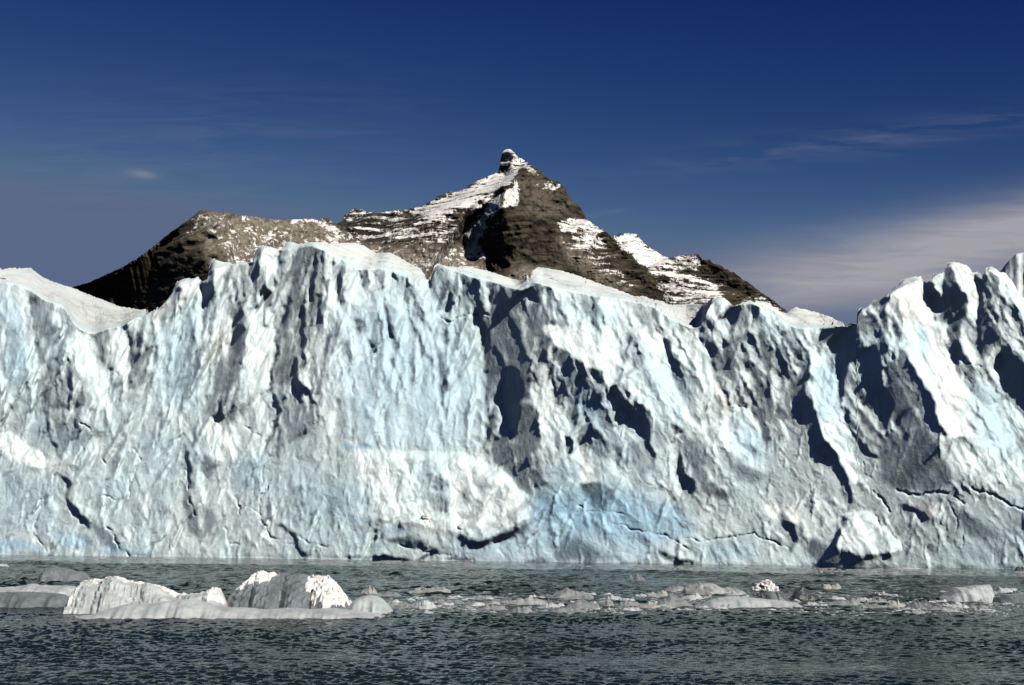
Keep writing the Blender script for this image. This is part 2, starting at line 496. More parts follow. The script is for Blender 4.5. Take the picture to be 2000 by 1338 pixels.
# value, softness, outline: how strongly each facet turns towards (1) or away from (0) the light
FACETS = [
# broad ones first
(.82,14,(640,560,800,540,850,640,940,640,948,870,700,880,640,800,650,640)),
(.84,10,(1070,570,1200,584,1290,680,1340,800,1300,830,1200,740,1060,660)),
(.74,12,(280,640,390,600,400,800,300,850,240,780)),
(.60,14,(0,760,90,790,100,890,40,860,0,840)),
(.64,14,(410,900,640,880,720,1000,720,1080,400,1080)),
(.58,14,(1380,820,1600,850,1640,1000,1560,1090,1330,1060,1300,960)),
(.52,14,(1650,900,1840,930,2000,980,2000,1110,1740,1100,1640,1000)),
(.64,12,(1080,945,1340,960,1400,1050,1200,1095,1000,1060)),
# far left
(.92,4,(0,540,50,556,60,600,40,640,0,620)),
(.35,2,(17,553,23,553,22,583,18,580)),
(.38,2.5,(59,567,65,570,90,590,99,621,117,643,117,661,96,679,94,702,81,715,75,679,67,626,63,599,58,581)),
(.18,1.6,(57,575,63,578,68,625,77,672,81,712,76,706,69,670,63,625)),
(.3,2,(126,596,132,596,137,630,130,634)),
(.55,3,(95,600,125,600,122,640,112,640)),
(.9,2,(93,600,118,615,117,640,104,628)),
(.33,3,(143,635,121,657,112,680,94,702,90,735,83,765,90,798,125,798,129,770,125,745,117,725,119,690,126,670,146,637)),
(.08,2.2,(140,642,122,665,113,690,106,700,113,722,118,745,127,772,122,745,117,720,119,690,126,668)),
(.55,2,(100,745,112,735,110,775,100,790)),
(.5,4,(13,670,25,679,36,697,43,726,48,735,47,765,38,769,27,758,31,724,22,690)),
(.85,4,(40,640,68,650,76,715,62,740,45,700,38,670)),
(.97,3,(129,664,146,643,161,652,179,657,191,679,195,693,197,715,206,726,211,747,202,798,177,798,170,769,161,735,143,700,130,679)),
(.47,3,(121,691,139,702,161,735,170,769,177,798,128,798,126,758,119,724)),
(.40,2.5,(186,655,202,643,215,648,209,675,215,709,226,733,209,722,197,706,191,679)),
(.97,2.2,(215,646,240,643,253,666,256,702,253,735,249,756,238,738,220,715,215,690)),
(.38,3,(242,634,265,646,285,670,298,679,298,697,289,708,291,735,271,760,251,758,256,702,253,666,244,652)),
(.15,1.5,(243,636,247,638,257,668,259,700,256,740,254,735,255,700,252,668)),
(.6,3,(270,680,284,682,284,700,272,720)),
(.88,3,(294,708,314,713,314,740,298,733)),
(1,1.8,(347,547,386,540,392,565,379,594,359,576)),
(.45,2,(338,572,347,555,360,577,376,594,365,586,344,580)),
(.42,4,(400,655,381,679,363,713,350,735,336,758,352,758,370,735,390,702,400,690)),
(.15,1.5,(391,556,400,548,406,556,406,585,398,590,394,574)),
(.6,3,(340,640,370,640,372,660,345,668)),
# towers left of centre
(1,1.8,(417,508,454,513,443,528,429,555,416,575)),
(.42,2,(409,522,416,511,416,575,407,604,408,560)),
(.16,1.8,(400,544,408,560,406,616,397,650,396,600)),
(.55,2.5,(445,533,463,515,481,513,485,544,483,571,454,596,440,582)),
(.08,1.4,(483,513,495,512,491,542,485,542)),
(.40,2,(496,492,512,481,514,526,521,555,532,573,517,600,496,596,492,550)),
(.66,3,(480,600,505,570,522,580,518,600,500,606)),
(1,1.6,(514,480,543,487,543,522,535,546,532,571,521,557,517,526)),
(.10,1.3,(545,488,552,488,550,513,543,513)),
(.2,1.6,(537,540,541,545,536,572,524,602,514,626,511,620,522,596,532,570)),
(.70,2.2,(556,474,588,479,570,501,566,526,546,537,552,504)),
(.60,3,(540,545,562,530,562,600,545,640,530,645,520,630,535,590)),
(.36,2.2,(591,479,609,479,633,490,633,560,624,582,615,627,595,672,586,694,566,578,564,526,573,499)),
(.55,3,(590,520,612,525,615,560,600,600,590,560)),
(.42,3,(566,578,591,622,595,694,593,761,532,748,546,660)),
(.66,2.5,(566,627,579,610,580,694,570,700)),
(.10,2,(566,578,557,596,548,627,535,649,543,656,557,631,564,609)),
(.15,2,(615,571,629,578,629,604,624,638,617,663,617,627)),
(.7,2.5,(629,627,647,636,642,661,638,683,617,694,597,708,597,726,624,717)),
(.25,2,(642,632,650,655,644,670,639,694,633,739,624,772,616,768,627,735,633,690,638,664,646,652)),
(.8,2,(580,722,592,718,596,735,588,745,580,735)),
(.1,1.6,(588,745,600,758,612,778,606,782,590,765)),
(.28,3,(452,605,485,578,478,600,483,622,478,672,470,694,467,739,449,768,416,768,418,728,440,690,449,649)),
(.12,2.5,(454,627,449,694,440,720,455,720,468,690,478,640)),
(1,2.5,(483,616,512,598,514,622,512,638,535,649,537,694,532,728,526,761,478,768,485,717,481,672,480,638)),
(.06,1.6,(537,656,542,656,546,683,538,717,531,739,529,768,522,768,526,738,533,715,540,683)),
(.85,3,(425,605,413,636,409,661,422,694,429,712,443,683,449,638,445,609)),
(.98,1.6,(635,490,649,497,647,542,633,553)),
(.36,2,(649,504,665,513,671,526,674,578,676,596,665,598,653,548,647,544)),
(1,2,(671,513,700,528,703,546,716,578,716,596,709,609,691,591,678,587)),
(.42,1.8,(700,531,709,537,718,582,714,566,703,546)),
(.48,2.2,(741,537,752,524,750,560,732,578,718,575)),
(1,2,(752,524,770,535,779,560,786,591,763,566,750,555)),
(.38,2,(770,533,790,533,800,544,800,596,786,578,779,555)),
(.45,2,(719,660,736,680,734,690,722,672)),
(.55,3,(676,610,690,640,684,670,672,640)),
(.6,3,(750,600,765,590,768,660,752,650)),
(.5,2.5,(690,620,712,622,716,650,700,648)),
# centre block and the big gully
(.97,2.2,(800,544,834,542,838,568,849,589,855,615,845,633,827,595,811,589)),
(.08,1.3,(835,540,846,530,844,562,840,566)),
(.52,2.5,(854,515,894,533,921,564,957,589,957,611,926,618,908,613,894,604,861,604,854,586,843,566)),
(.7,2.5,(857,516,892,534,886,552,866,545)),
(.33,1.8,(892,531,903,521,917,542,921,564,905,555)),
(.45,2.2,(917,542,993,553,1009,568,986,580,957,589,926,566)),
(.85,2.5,(860,606,892,610,905,616,878,630,866,622)),
(.60,3,(850,645,880,640,890,670,860,670)),
(.50,3,(848,672,858,676,872,720,876,770,864,760,856,720)),
(.30,3,(928,620,961,600,966,566,1038,562,1053,598,1058,633,1065,647,1080,669,1065,710,1047,737,1035,781,948,788,948,692,939,669,935,642)),
(.18,2.5,(979,616,1015,625,1024,681,1015,714,991,683,993,656)),
(.20,2.2,(935,625,948,669,948,737,961,714,959,660,946,633)),
(.5,3,(961,732,984,735,979,766,957,790,950,790)),
(.45,2,(1017,584,1033,586,1026,676,1015,616)),
(.78,2.5,(1044,658,1053,656,1051,681,1042,692)),
(.5,3,(1030,690,1050,700,1060,740,1040,740)),
(.10,1.6,(1008,566,1038,559,1053,584,1055,600,1044,593,1029,580)),
(.42,2.2,(1040,555,1069,557,1078,580,1080,616,1100,640,1058,633,1055,598)),
(.06,2.2,(987,721,1002,714,1015,725,1022,757,1022,788,1018,792,1013,835,1008,855,999,862,991,838,979,788,979,766,986,743)),
(.60,3,(1121,598,1163,575,1190,633,1170,642,1150,616)),
(1,2,(1168,580,1200,580,1213,604,1227,637,1225,658,1213,662,1200,644,1190,633)),
(.97,3,(1062,636,1100,640,1159,642,1200,665,1200,734,1168,725,1136,710,1109,685,1080,669)),
(.40,2.5,(1080,674,1107,685,1136,710,1163,723,1170,748,1190,790,1085,790,1080,748,1069,705)),
(.82,3,(1038,748,1069,755,1082,788,1100,816,1101,852,1113,890,1118,938,1082,945,1063,898,1051,886,1056,833,1040,790)),
(.66,4,(1058,840,1090,850,1105,890,1112,935,1082,940,1063,898)),
(.38,3,(958,804,977,804,991,838,999,862,1022,874,1030,910,1039,967,1008,953,977,917,953,886,955,843)),
(.6,2.5,(962,800,976,805,985,850,966,852)),
(.15,2,(955,815,962,812,960,850,954,850)),
(.38,3,(1018,790,1044,790,1056,838,1046,886,1068,945,1039,957,1025,886,1008,857,1015,826)),
(.9,2.5,(1085,795,1104,816,1130,840,1128,869,1140,893,1159,926,1171,943,1135,943,1121,902,1113,890,1121,862,1099,833)),
(.10,1.8,(1100,845,1109,852,1121,871,1121,888,1113,890,1104,867)),
(.48,4,(1089,790,1190,790,1210,880,1200,898,1183,895,1168,893,1135,857,1130,838)),
(.75,2.5,(1186,885,1203,880,1206,925,1196,925)),
(.40,4,(1054,957,1085,989,1080,1012,1063,972)),
(.35,3,(1130,940,1172,945,1200,960,1180,1000,1160,990)),
(.7,5,(1085,1000,1110,990,1120,1030,1095,1030)),
(.42,6,(1094,1038,1130,1050,1200,1095,1080,1095)),
# right of centre
(.62,3,(1209,584,1278,599,1312,624,1343,640,1312,644,1303,649,1278,633,1267,644,1229,637)),
(.62,3,(1225,651,1249,651,1254,705,1240,720,1225,702)),
(.97,3,(1267,651,1299,651,1301,680,1317,741,1335,792,1348,833,1326,803,1308,785,1274,747,1256,711,1254,662)),
(.20,1.8,(1301,660,1312,660,1314,693,1330,711,1339,723,1330,716,1310,696)),
(.56,3,(1310,698,1330,716,1343,734,1361,743,1361,763,1339,790,1326,770,1314,729)),
(.9,2.5,(1339,644,1361,644,1366,667,1379,678,1384,702,1393,736,1402,752,1422,776,1431,788,1420,801,1409,776,1375,759,1361,720,1343,693,1326,667)),
(.12,2,(1366,655,1379,660,1395,680,1397,702,1402,727,1395,732,1391,705,1382,680)),
(.22,2.5,(1395,732,1406,736,1429,725,1429,765,1420,761)),
(.70,2.2,(1384,586,1411,580,1433,599,1415,608,1404,626,1391,624,1379,615)),
(.10,1.8,(1411,611,1433,599,1449,593,1449,608,1438,637,1422,655,1424,633,1406,624)),
(.62,2.5,(1366,640,1386,624,1402,626,1422,626,1424,640,1402,662,1393,676,1377,658)),
(.50,2.5,(1449,593,1467,587,1474,595,1467,617,1447,649,1440,635)),
(.15,1.8,(1471,597,1487,595,1483,617,1471,640,1467,635,1469,617)),
(.68,2.5,(1474,628,1489,604,1514,615,1521,633,1503,644,1480,642)),
(.40,4,(1395,676,1424,655,1469,649,1507,655,1512,693,1523,736,1507,752,1489,785,1474,801,1424,788,1406,736)),
(.62,3,(1424,678,1450,682,1476,702,1470,712,1440,700)),
(.6,3,(1433,723,1465,725,1469,752,1442,783,1433,761)),
(.2,2.5,(1420,680,1426,690,1430,720,1422,726,1416,700)),
(.14,2.2,(1507,658,1518,676,1536,707,1545,743,1530,741,1521,725,1512,693)),
(.42,3,(1525,644,1550,640,1568,676,1574,696,1559,725,1545,743,1539,716,1525,685)),
(.65,2,(1559,611,1568,633,1579,662,1579,689,1568,676,1557,644)),
(.8,2,(1514,650,1524,655,1526,668,1516,664)),
(.45,5,(1480,800,1520,750,1560,800,1570,850,1500,850)),
(.06,2.5,(1577,693,1583,707,1581,741,1572,752,1577,774,1600,819,1615,862,1633,882,1651,922,1661,953,1664,983,1656,1004,1648,943,1625,922,1600,903,1592,903,1577,876,1568,849,1563,819,1545,783,1539,759,1557,734,1572,707)),
(.80,3,(1433,793,1458,797,1474,810,1478,820,1494,860,1494,885,1500,925,1458,910,1426,883,1424,820,1415,819)),
(.22,2.5,(1474,801,1489,792,1498,819,1505,863,1498,867,1491,838,1476,812)),
(.10,2,(1200,747,1218,774,1229,785,1245,808,1245,837,1225,828,1209,803,1196,781,1192,752)),
(.15,2,(1240,783,1258,790,1270,810,1272,848,1270,865,1281,887,1281,910,1270,896,1258,876,1249,849,1247,803)),
(.55,2.5,(1258,800,1268,810,1300,845,1305,865,1285,875,1272,850)),
(.85,2.5,(1200,790,1213,810,1238,848,1244,866,1225,860,1200,840)),
(.18,2,(1310,826,1326,831,1336,848,1319,846)),
(.5,3,(1213,876,1245,865,1278,914,1256,928,1234,910,1216,910)),
(.28,2.5,(1202,876,1213,876,1213,910,1207,910)),
(.10,2.5,(1323,878,1335,892,1332,914,1343,925,1355,941,1359,963,1352,966,1337,963,1326,946,1322,914)),
(.88,2,(1312,865,1323,887,1321,928,1330,963,1328,975,1317,950,1312,916,1308,887)),
(.42,4,(1326,849,1357,860,1379,910,1413,946,1379,955,1357,937,1335,892)),
(.85,2.5,(1375,905,1393,928,1429,963,1415,955,1384,937)),
(.32,3,(1366,948,1424,963,1424,977,1384,972)),
(.78,4,(1346,820,1420,820,1424,878,1388,869,1375,847)),
(1,2,(1406,822,1420,822,1422,860,1414,876,1408,850)),
(.46,3,(1433,903,1469,914,1498,932,1469,946,1438,937)),
(.55,4,(1509,820,1563,820,1592,905,1590,955,1559,988,1523,977,1500,925,1503,872)),
(.95,1.8,(1523,822,1534,838,1536,849,1527,845)),
(.12,2.2,(1527,997,1534,1004,1534,1017,1550,1026,1559,1046,1557,1058,1545,1078,1543,1067,1541,1044,1525,1017)),
(.15,2.2,(1285,1073,1308,1085,1357,1098,1355,1103,1312,1096,1290,1087)),
(.18,3,(1581,1049,1600,1062,1633,1075,1653,1090,1689,1095,1691,1105,1600,1105,1577,1073)),
(.85,2.5,(1490,990,1515,985,1527,1000,1510,1015)),
(.8,2.5,(1535,1005,1555,995,1560,1020,1548,1024)),
(.7,3,(1490,965,1510,975,1520,990,1495,985)),
# right end
(.03,2,(1600,641,1620,641,1631,637,1654,640,1658,631,1674,634,1676,655,1674,693,1658,709,1654,727,1645,778,1648,818,1664,851,1684,882,1707,897,1712,892,1681,864,1661,831,1648,790,1636,778,1631,704,1622,677,1600,668)),
(.88,3,(1583,702,1600,690,1622,690,1630,720,1638,780,1646,818,1661,844,1666,894,1684,943,1671,943,1651,922,1633,882,1608,851,1600,831,1581,747)),
(.40,2,(1675,606,1681,601,1696,615,1692,637,1694,682,1678,677,1674,637)),
(.95,1.4,(1680,601,1695,600,1694,617,1687,612)),
(.14,3,(1674,682,1712,671,1721,695,1721,749,1757,778,1727,844,1719,846,1694,778,1676,727)),
(.38,2,(1696,597,1712,585,1719,597,1721,623,1726,659,1710,655,1699,626)),
(.8,1.5,(1711,588,1717,592,1718,606,1713,604)),
(.04,1.6,(1719,587,1739,572,1735,597,1723,615)),
(.50,3,(1732,592,1743,583,1766,615,1761,641,1757,677,1743,693,1726,671,1726,623)),
(.98,3,(1739,572,1755,556,1800,541,1802,556,1809,576,1826,599,1824,623,1847,632,1850,650,1849,671,1860,704,1871,731,1891,749,1898,778,1900,850,1849,854,1834,813,1824,778,1809,760,1797,738,1779,704,1757,677,1766,637,1766,615,1752,592)),
(.40,3,(1743,700,1757,682,1777,709,1797,738,1809,760,1815,778,1824,780,1790,800,1757,778,1746,738)),
(.16,2.2,(1770,700,1797,738,1809,767,1824,780,1829,810,1849,856,1816,836,1800,815,1802,778,1786,749,1775,727)),
(.26,3,(1721,718,1743,700,1770,778,1800,830,1760,850,1739,778)),
(.52,2.5,(1654,727,1665,718,1676,733,1690,758,1697,790,1727,856,1730,879,1709,869,1684,861,1656,813,1648,788)),
(.30,4,(1715,870,1740,840,1811,835,1854,922,1859,943,1824,958,1752,955,1722,943)),
(.05,1.8,(1802,545,1809,552,1821,547,1824,565,1838,574,1831,606,1826,610,1809,574)),
(.95,1.4,(1822,534,1842,534,1840,556,1838,572,1824,565)),
(.30,2.2,(1849,514,1860,511,1865,534,1871,554,1885,570,1894,592,1889,608,1878,632,1874,671,1878,704,1865,711,1851,671,1847,632,1831,619,1838,592,1842,547)),
(1,1.8,(1860,511,1891,520,1900,534,1907,563,1916,597,1907,606,1907,637,1894,615,1894,592,1885,570,1869,550)),
(.60,3,(1880,632,1907,637,1914,715,1880,706,1876,671)),
(.08,1.6,(1900,536,1921,548,1921,579,1916,597,1907,565)),
(.16,2.2,(1907,606,1918,592,1918,637,1921,695,1914,700,1907,637)),
(.38,2.5,(1925,525,1939,520,1959,541,1952,565,1968,588,1959,626,1950,671,1921,693,1918,637,1921,570)),
(.92,1.8,(1954,534,1968,538,1990,574,2000,583,2000,615,1968,588,1954,565)),
(.56,3,(1968,588,2000,615,2000,709,1986,700,1977,673,1959,664,1959,626)),
(.92,1.8,(1969,664,1980,668,1986,698,1978,695)),
(.12,3,(1948,691,1970,675,1986,704,2000,711,2040,720,2040,840,2000,812,1968,780,1963,778,1952,738)),
(.72,3,(1921,704,1945,686,1950,733,1959,778,1891,778,1914,738)),
(.8,6,(1895,780,1966,780,2000,816,2000,950,1956,938,1887,943,1860,900,1900,850)),
(.45,3,(1880,706,1912,716,1920,735,1900,745,1882,730)),
# lower left
(1,3,(0,845,22,845,56,867,90,894,108,905,63,912,22,896,0,878)),
(.10,1.8,(86,795,94,800,97,845,113,878,122,896,112,890,98,858,89,834)),
(.9,2,(95,815,104,820,115,855,104,850)),
(.48,5,(105,815,155,815,180,845,150,880,128,890,110,850)),
(.92,3,(170,862,195,858,205,880,185,890,172,880)),
(.06,2,(110,921,126,928,139,946,137,966,135,979,152,997,173,1015,175,1035,161,1026,139,1002,128,979,132,957,126,939)),
(.38,3,(175,1024,211,1033,229,1053,233,1071,247,1083,202,1065,191,1049)),
(.8,4,(140,960,175,990,205,1015,180,1018,150,990)),
(.07,1.8,(383,818,379,845,370,874,379,872,384,845)),
(.10,2,(363,881,359,890,366,920,367,960,376,950,372,910,370,885)),
(.32,3,(357,957,368,935,381,1002,400,1058,368,1035)),
(.88,2,(386,896,400,926,402,980,381,957)),
(.45,3,(395,985,420,1000,430,1040,405,1050)),
(.8,4,(310,1020,330,1005,345,1030,330,1050)),
(.36,3,(400,770,449,770,467,802,444,834,415,819,402,800)),
(.76,3,(472,770,531,770,541,807,538,827,518,864,518,878,494,888,467,819,469,790)),
(.05,1.5,(528,766,538,770,548,802,545,827,533,854,523,866,523,883,531,893,526,893,518,876,519,864,531,844,539,807)),
(.10,1.5,(549,822,541,851,538,888,545,895,546,859)),
(.42,4,(548,770,597,770,614,800,612,824,597,851,548,874,548,807)),
(.06,1.6,(595,766,605,770,622,790,620,797,607,787)),
(.92,3,(400,824,437,819,442,844,467,869,449,903,412,893)),
(.8,2.5,(487,850,503,850,503,885,490,880)),
(.58,3,(464,898,518,898,513,928,496,960,452,957)),
(.42,3,(400,881,415,908,410,943,400,930,392,900)),
(.14,2,(540,1020,552,1024,573,1037,586,1066,602,1090,590,1090,577,1066,566,1043)),
(.35,3,(400,997,408,1000,420,1036,417,1056,410,1040)),
(.10,2.2,(728,1083,800,1091,804,1096,726,1093)),
(.9,2.5,(640,790,655,770,660,840,645,850)),
(.6,2.5,(655,780,668,770,676,870,662,870)),
(.6,2.5,(684,780,695,770,700,860,690,865)),
(.95,2.5,(722,800,740,795,738,870,724,870)),
(.6,2.5,(745,790,762,790,758,860,748,865)),
(.92,2.5,(780,800,793,810,795,880,784,880)),
# the long slab that has slipped down the face
(.84,3,(700,884,800,884,896,888,934,898,977,919,1008,950,1034,979,1039,998,1037,1012,1003,1029,967,1046,929,1056,903,1046,879,1039,800,1020,700,1010)),
(1,2.5,(700,876,896,884,934,896,977,917,1008,948,1036,979,1015,970,982,945,929,921,880,900,700,890)),
(.5,3,(830,920,860,930,880,950,850,960,835,945)),
(.58,3,(835,960,870,970,880,1000,840,1000)),
(.58,3,(940,940,955,945,945,1000,925,1010)),
(.95,2.5,(880,920,896,925,895,1000,882,1000)),
(.6,2.5,(905,930,918,935,915,985,903,980)),
(.30,3.0,(895,1044,929,1060,972,1049,1015,1031,1037,1020,1020,1042,972,1060,934,1070,890,1056)),
(.3,3,(740,1050,800,1050,880,1085,800,1070)),
(.75,3,(960,1060,990,1058,985,1085,965,1085)),
# lower right slab
(.75,3,(1658,1001,1702,1001,1719,1029,1752,1049,1760,1075,1727,1085,1676,1090,1633,1070,1643,1034)),
(.10,2.2,(1653,1004,1643,1029,1633,1070,1623,1077,1625,1054,1646,1021)),
(.10,2,(1752,983,1778,991,1808,1004,1821,1016,1803,1019,1788,1004,1765,996)),
(.65,3,(1755,998,1790,1010,1800,1025,1770,1020)),
(.8,2,(1815,985,1838,980,1840,1010,1822,1012)),
(.32,4,(1870,990,1900,1010,1950,1050,1900,1050,1880,1025)),
]
for v_, b_, p_ in FACETS:
    GM.poly(S, p_, v_, b_)

# narrow cracks: width, depth (in trace pixels), course
CRACKS = [
(2.2, 9, (155,818,182,843,170,863,157,883,148,905)),
(2.0, 5, (107,932,96,961,83,977,76,1006,63,1044,85,1065,94,1078)),
(2.4, 7, (209,1029,224,1047,233,1074,253,1085)),
(2.0, 6, (262,876,274,896,262,930,249,957,249,973)),
(1.6, 4, (262,930,276,952)),
(1.6, 4, (200,970,215,967,224,975)),
(1.6, 4, (197,893,206,910)),
(2.2, 6, (366,920,370,970,380,1010)),
(2.0, 5, (513,913,511,938,496,960)),
(2.2, 6, (528,940,511,970,506,1007)),
(2.2, 6, (459,970,468,990,470,1009)),
(1.8, 5, (474,832,511,851)),
(2.0, 5, (511,1017,528,1049,570,1066)),
(2.0, 5, (582,1051,610,1062,637,1068)),
(1.6, 4, (484,990,502,1000,508,1008)),
(1.6, 4, (560,760,590,765)),
(1.2, 3, (687,640,690,770)),
(2.2, 6, (861,619,876,632,908,616,952,615)),
(2.0, 6, (1343,1051,1366,1057,1402,1053,1476,1042,1489,1055,1514,1058,1541,1069)),
(1.8, 5, (1200,1020,1240,1035,1300,1045,1343,1072)),
(1.6, 5, (1431,790,1458,797,1474,808)),
(2.6, 9, (1755,958,1793,968,1829,960,1859,963,1880,981)),
(2.4, 8, (1897,953,1930,965,1958,978,2000,996,2060,1010)),
(2.4, 8, (1707,960,1727,978,1735,999)),
(2.0, 6, (1709,1004,1720,1025,1724,1049)),
(2.0, 6, (1737,1037,1760,1060,1760,1075)),
(1.8, 5, (1882,1034,1880,1067)),
(1.6, 5, (1880,706,1898,714,1916,718)),
(1.6, 4, (1684,905,1690,925,1700,935)),
(1.6, 4, (1808,745,1830,760)),
(1.6, 5, (1130,989,1150,1000,1173,998,1215,1005)),
(1.5, 4, (1850,985,1870,1010,1868,1040)),
(1.5, 4, (1832,1010,1850,1040,1858,1075)),
(1.6, 5, (780,1065,830,1078,880,1086)),
(1.6, 5, (440,1030,446,1060,470,1068)),
]
G = np.zeros_like(S)
for w_, d_, p_ in CRACKS:
    GM.line(G, p_, w_ * 0.85, -d_ * 0.62, 'add')

X, Y = GM.X, GM.Y
G *= np.clip(0.75 + 0.9 * fbm(X / 18, Y / 18, 66, 2), 0.15, 1.4)
lean_f = lambda x: np.interp(x, [-400, 350, 600, 900, 1150, 1500, 2000, 2400], [-0.10, -0.16, -0.06, 0.04, 0.30, 0.48, 0.50, 0.4])
# fins and slivers between the large facets: a shaded side next to a lit one
lr = np.random.RandomState(23)
LF = np.zeros_like(S)
core = gblur((S < 0.17).astype(float), 2.4 / GM.st)
for i in range(1500):
    x_, y_ = lr.uniform(-20, 2020), lr.uniform(480, 1095)
    if y_ < SIL(x_) + 6:
        continue
    up = np.clip((960 - y_) / 350, 0, 1)
    ln_ = lr.uniform(18, 60) * (0.75 + 0.9 * up)
    w_ = ln_ * lr.uniform(0.11, 0.30)
    a_ = lr.normal(0, 0.20 + 0.25 * (1 - up))
    ux, uy = lean_f(x_) + a_, 1.0
    nrm_ = math.hypot(ux, uy)
    ux, uy = ux / nrm_, uy / nrm_
    tip1, tip2 = (x_ - ux * ln_, y_ - uy * ln_), (x_ + ux * ln_, y_ + uy * ln_)
    k1, k2 = lr.uniform(-0.4, 0.4, 2)
    md_ = (x_ + ux * ln_ * k1 * 0.5, y_ + uy * ln_ * k1 * 0.5)
    rt = (x_ + ux * ln_ * k1 + uy * w_, y_ + uy * ln_ * k1 - ux * w_)
    lf = (x_ + ux * ln_ * k2 - uy * w_ * lr.uniform(0.3, 1), y_ + uy * ln_ * k2 + ux * w_)
    s_ = lr.uniform(0.09, 0.32)
    b_ = lr.uniform(1.0, 2.2)
    GM.poly(LF, [*tip1, *rt, *tip2, *md_], s_ * 0.8, b_, 'add')
    GM.poly(LF, [*tip1, *md_, *tip2, *lf], -s_, b_, 'add')
S = np.clip(S + np.clip(LF, -0.40, 0.34) * np.clip((S - 0.10) / 0.3, 0.0, 1.0) * np.clip((1.06 - S) / 0.2, 0.35, 1.0), 0.0, 1.0)

off = np.maximum(np.clip(-X / 60, 0, 1), np.clip((X - 2000) / 60, 0, 1))
lean_k = lean_f(X)
q = X - lean_k * (Y - 800)
S = S * (1 - off) + off * np.clip(0.6 + 0.55 * fbm(q / 46, Y / 190, 61, 3), 0.05, 1)
I0 = gblur(S, 90 / GM.st)
LN = math.cos(SUN_EL) * math.cos(SUN_AZ + 0.30)
LX = math.cos(SUN_EL) * math.sin(SUN_AZ + 0.30)
LZ = math.sin(SUN_EL)
LT = math.hypot(LX, LZ)


def lit(d, st, LN=LN, LX=LX, LZ=LZ, lean=LEAN):
    """how a relief would be lit by the low sun from the right, with its cast shade"""
    LT = math.hypot(LX, LZ)
    gx = np.gradient(d, st, axis=1)
    gz = -np.gradient(d, st, axis=0) - lean
    I = np.clip((LN - LX * gx - LZ * gz) / np.sqrt(1 + gx ** 2 + gz ** 2), 0, 1)
    sh = np.zeros_like(d)
    h, w = d.shape
    for k in range(1, 40):
        r_ = 1.5 + k * 2.4
        sx, sy = int(round(LX / LT * r_ / st)), int(round(LZ / LT * r_ / st))
        o = np.full_like(d, -1e9)
        o[sy:, :w - sx] = d[:h - sy, sx:] - lean * sy * st
        sh = np.maximum(sh, np.clip(o - r_ * LN / LT - d, 0, 0.7) / 0.7)
    return I, sh


rough = np.full_like(S, 1.0)
GM.poly(rough, (650,600,800,590,860,650,940,640,945,860,700,870,650,800), 0.55, 20)
GM.poly(rough, (1060,636,1200,660,1340,800,1200,740), 0.6, 12)
GM.poly(rough, (700,884,934,898,1036,985,1003,1029,903,1046,700,1010), 1.35, 10)
GM.poly(rough, (380,815,440,815,470,880,410,900), 1.7, 8)
GM.poly(rough, (0,840,110,900,60,915,0,890), 1.9, 6)
GM.poly(rough, (1340,640,1366,650,1431,790,1400,780), 1.5, 6)
GM.poly(rough, (564,480,633,490,630,600,590,700,560,580), 1.35, 6)

wq = q + 7 * fbm(X / 40, Y / 40, 21, 3)
wy = Y + 9 * fbm(X / 45, Y / 45, 31, 3)
c1 = chips(wq / 44, wy / 84, 1)
c2 = chips(wq / 20, wy / 38, 2)
c3 = chips(wq / 8.5, wy / 13, 3)
det = (2.5 * fbm(q / 38, wy / 120, 11, 2) + 22.0 * c1 + 10.0 * c2 - 2.4 * c3
       + 0.6 * fbm(wq / 7, wy / 14, 13, 2))
det -= gblur(det, 60 / GM.st)
target = np.interp(S, [0, .1, .3, .45, .6, .8, 1.0], [0, 0, .06, .18, .46, .72, .95])
det *= 0.75 * rough * gblur(np.clip(target * 2.0, 0.22, 1.0), 3)

# shape from shade: slopes are refined until the lit relief shows the facets as laid out
target = np.interp(S, [0, .1, .3, .45, .6, .8, 1.0], [0, 0, .06, .18, .46, .72, .95])
Id_, _s = lit(det, GM.st)
Id_ = Id_ - gblur(Id_, 40 / GM.st)
target = np.clip(target + 0.60 * Id_ * np.clip(0.15 + target * 1.2, 0.12, 1.0), 0, 1)
slope = 1.6 * (I0 - S) + 2.0 * np.maximum(0, 0.26 - S)
MU = (0.5 * 2 * math.pi / 330 * GM.st) ** 2
fill = np.zeros_like(S)
for it in range(14):
    dpx = relief(slope, 0.70, -0.714, 0.09, MU) * GM.st + fill + det
    I_, sh_ = lit(dpx, GM.st)
    err = I_ * (1 - 0.6 * sh_) - target
    slope = slope + 0.5 * gblur(err * (1 - 0.85 * sh_), 0.9)
    fill = fill + gblur(2.2 * sh_ * np.clip(target - 0.12, 0, 0.5), 3.0)

dpx = dpx + G - 2.0 * core
# slipped slab stands proud; undercut waterline
sl_ = np.zeros_like(S)
GM.poly(sl_, (690,890,896,888,934,898,977,919,1008,950,1034,979,1039,1000,1003,1029,967,1046,929,1056,903,1046,879,1039,800,1022,700,1010), 1.0, 7, 'add')
dpx += 4.5 * sl_ * np.clip((X - 690) / 150, 0, 1)
sl2 = np.zeros_like(S)
GM.poly(sl2, (1658,1003,1702,1001,1719,1029,1752,1049,1760,1075,1727,1085,1676,1090,1633,1070,1643,1034), 1.0, 4, 'add')
dpx += 9 * sl2

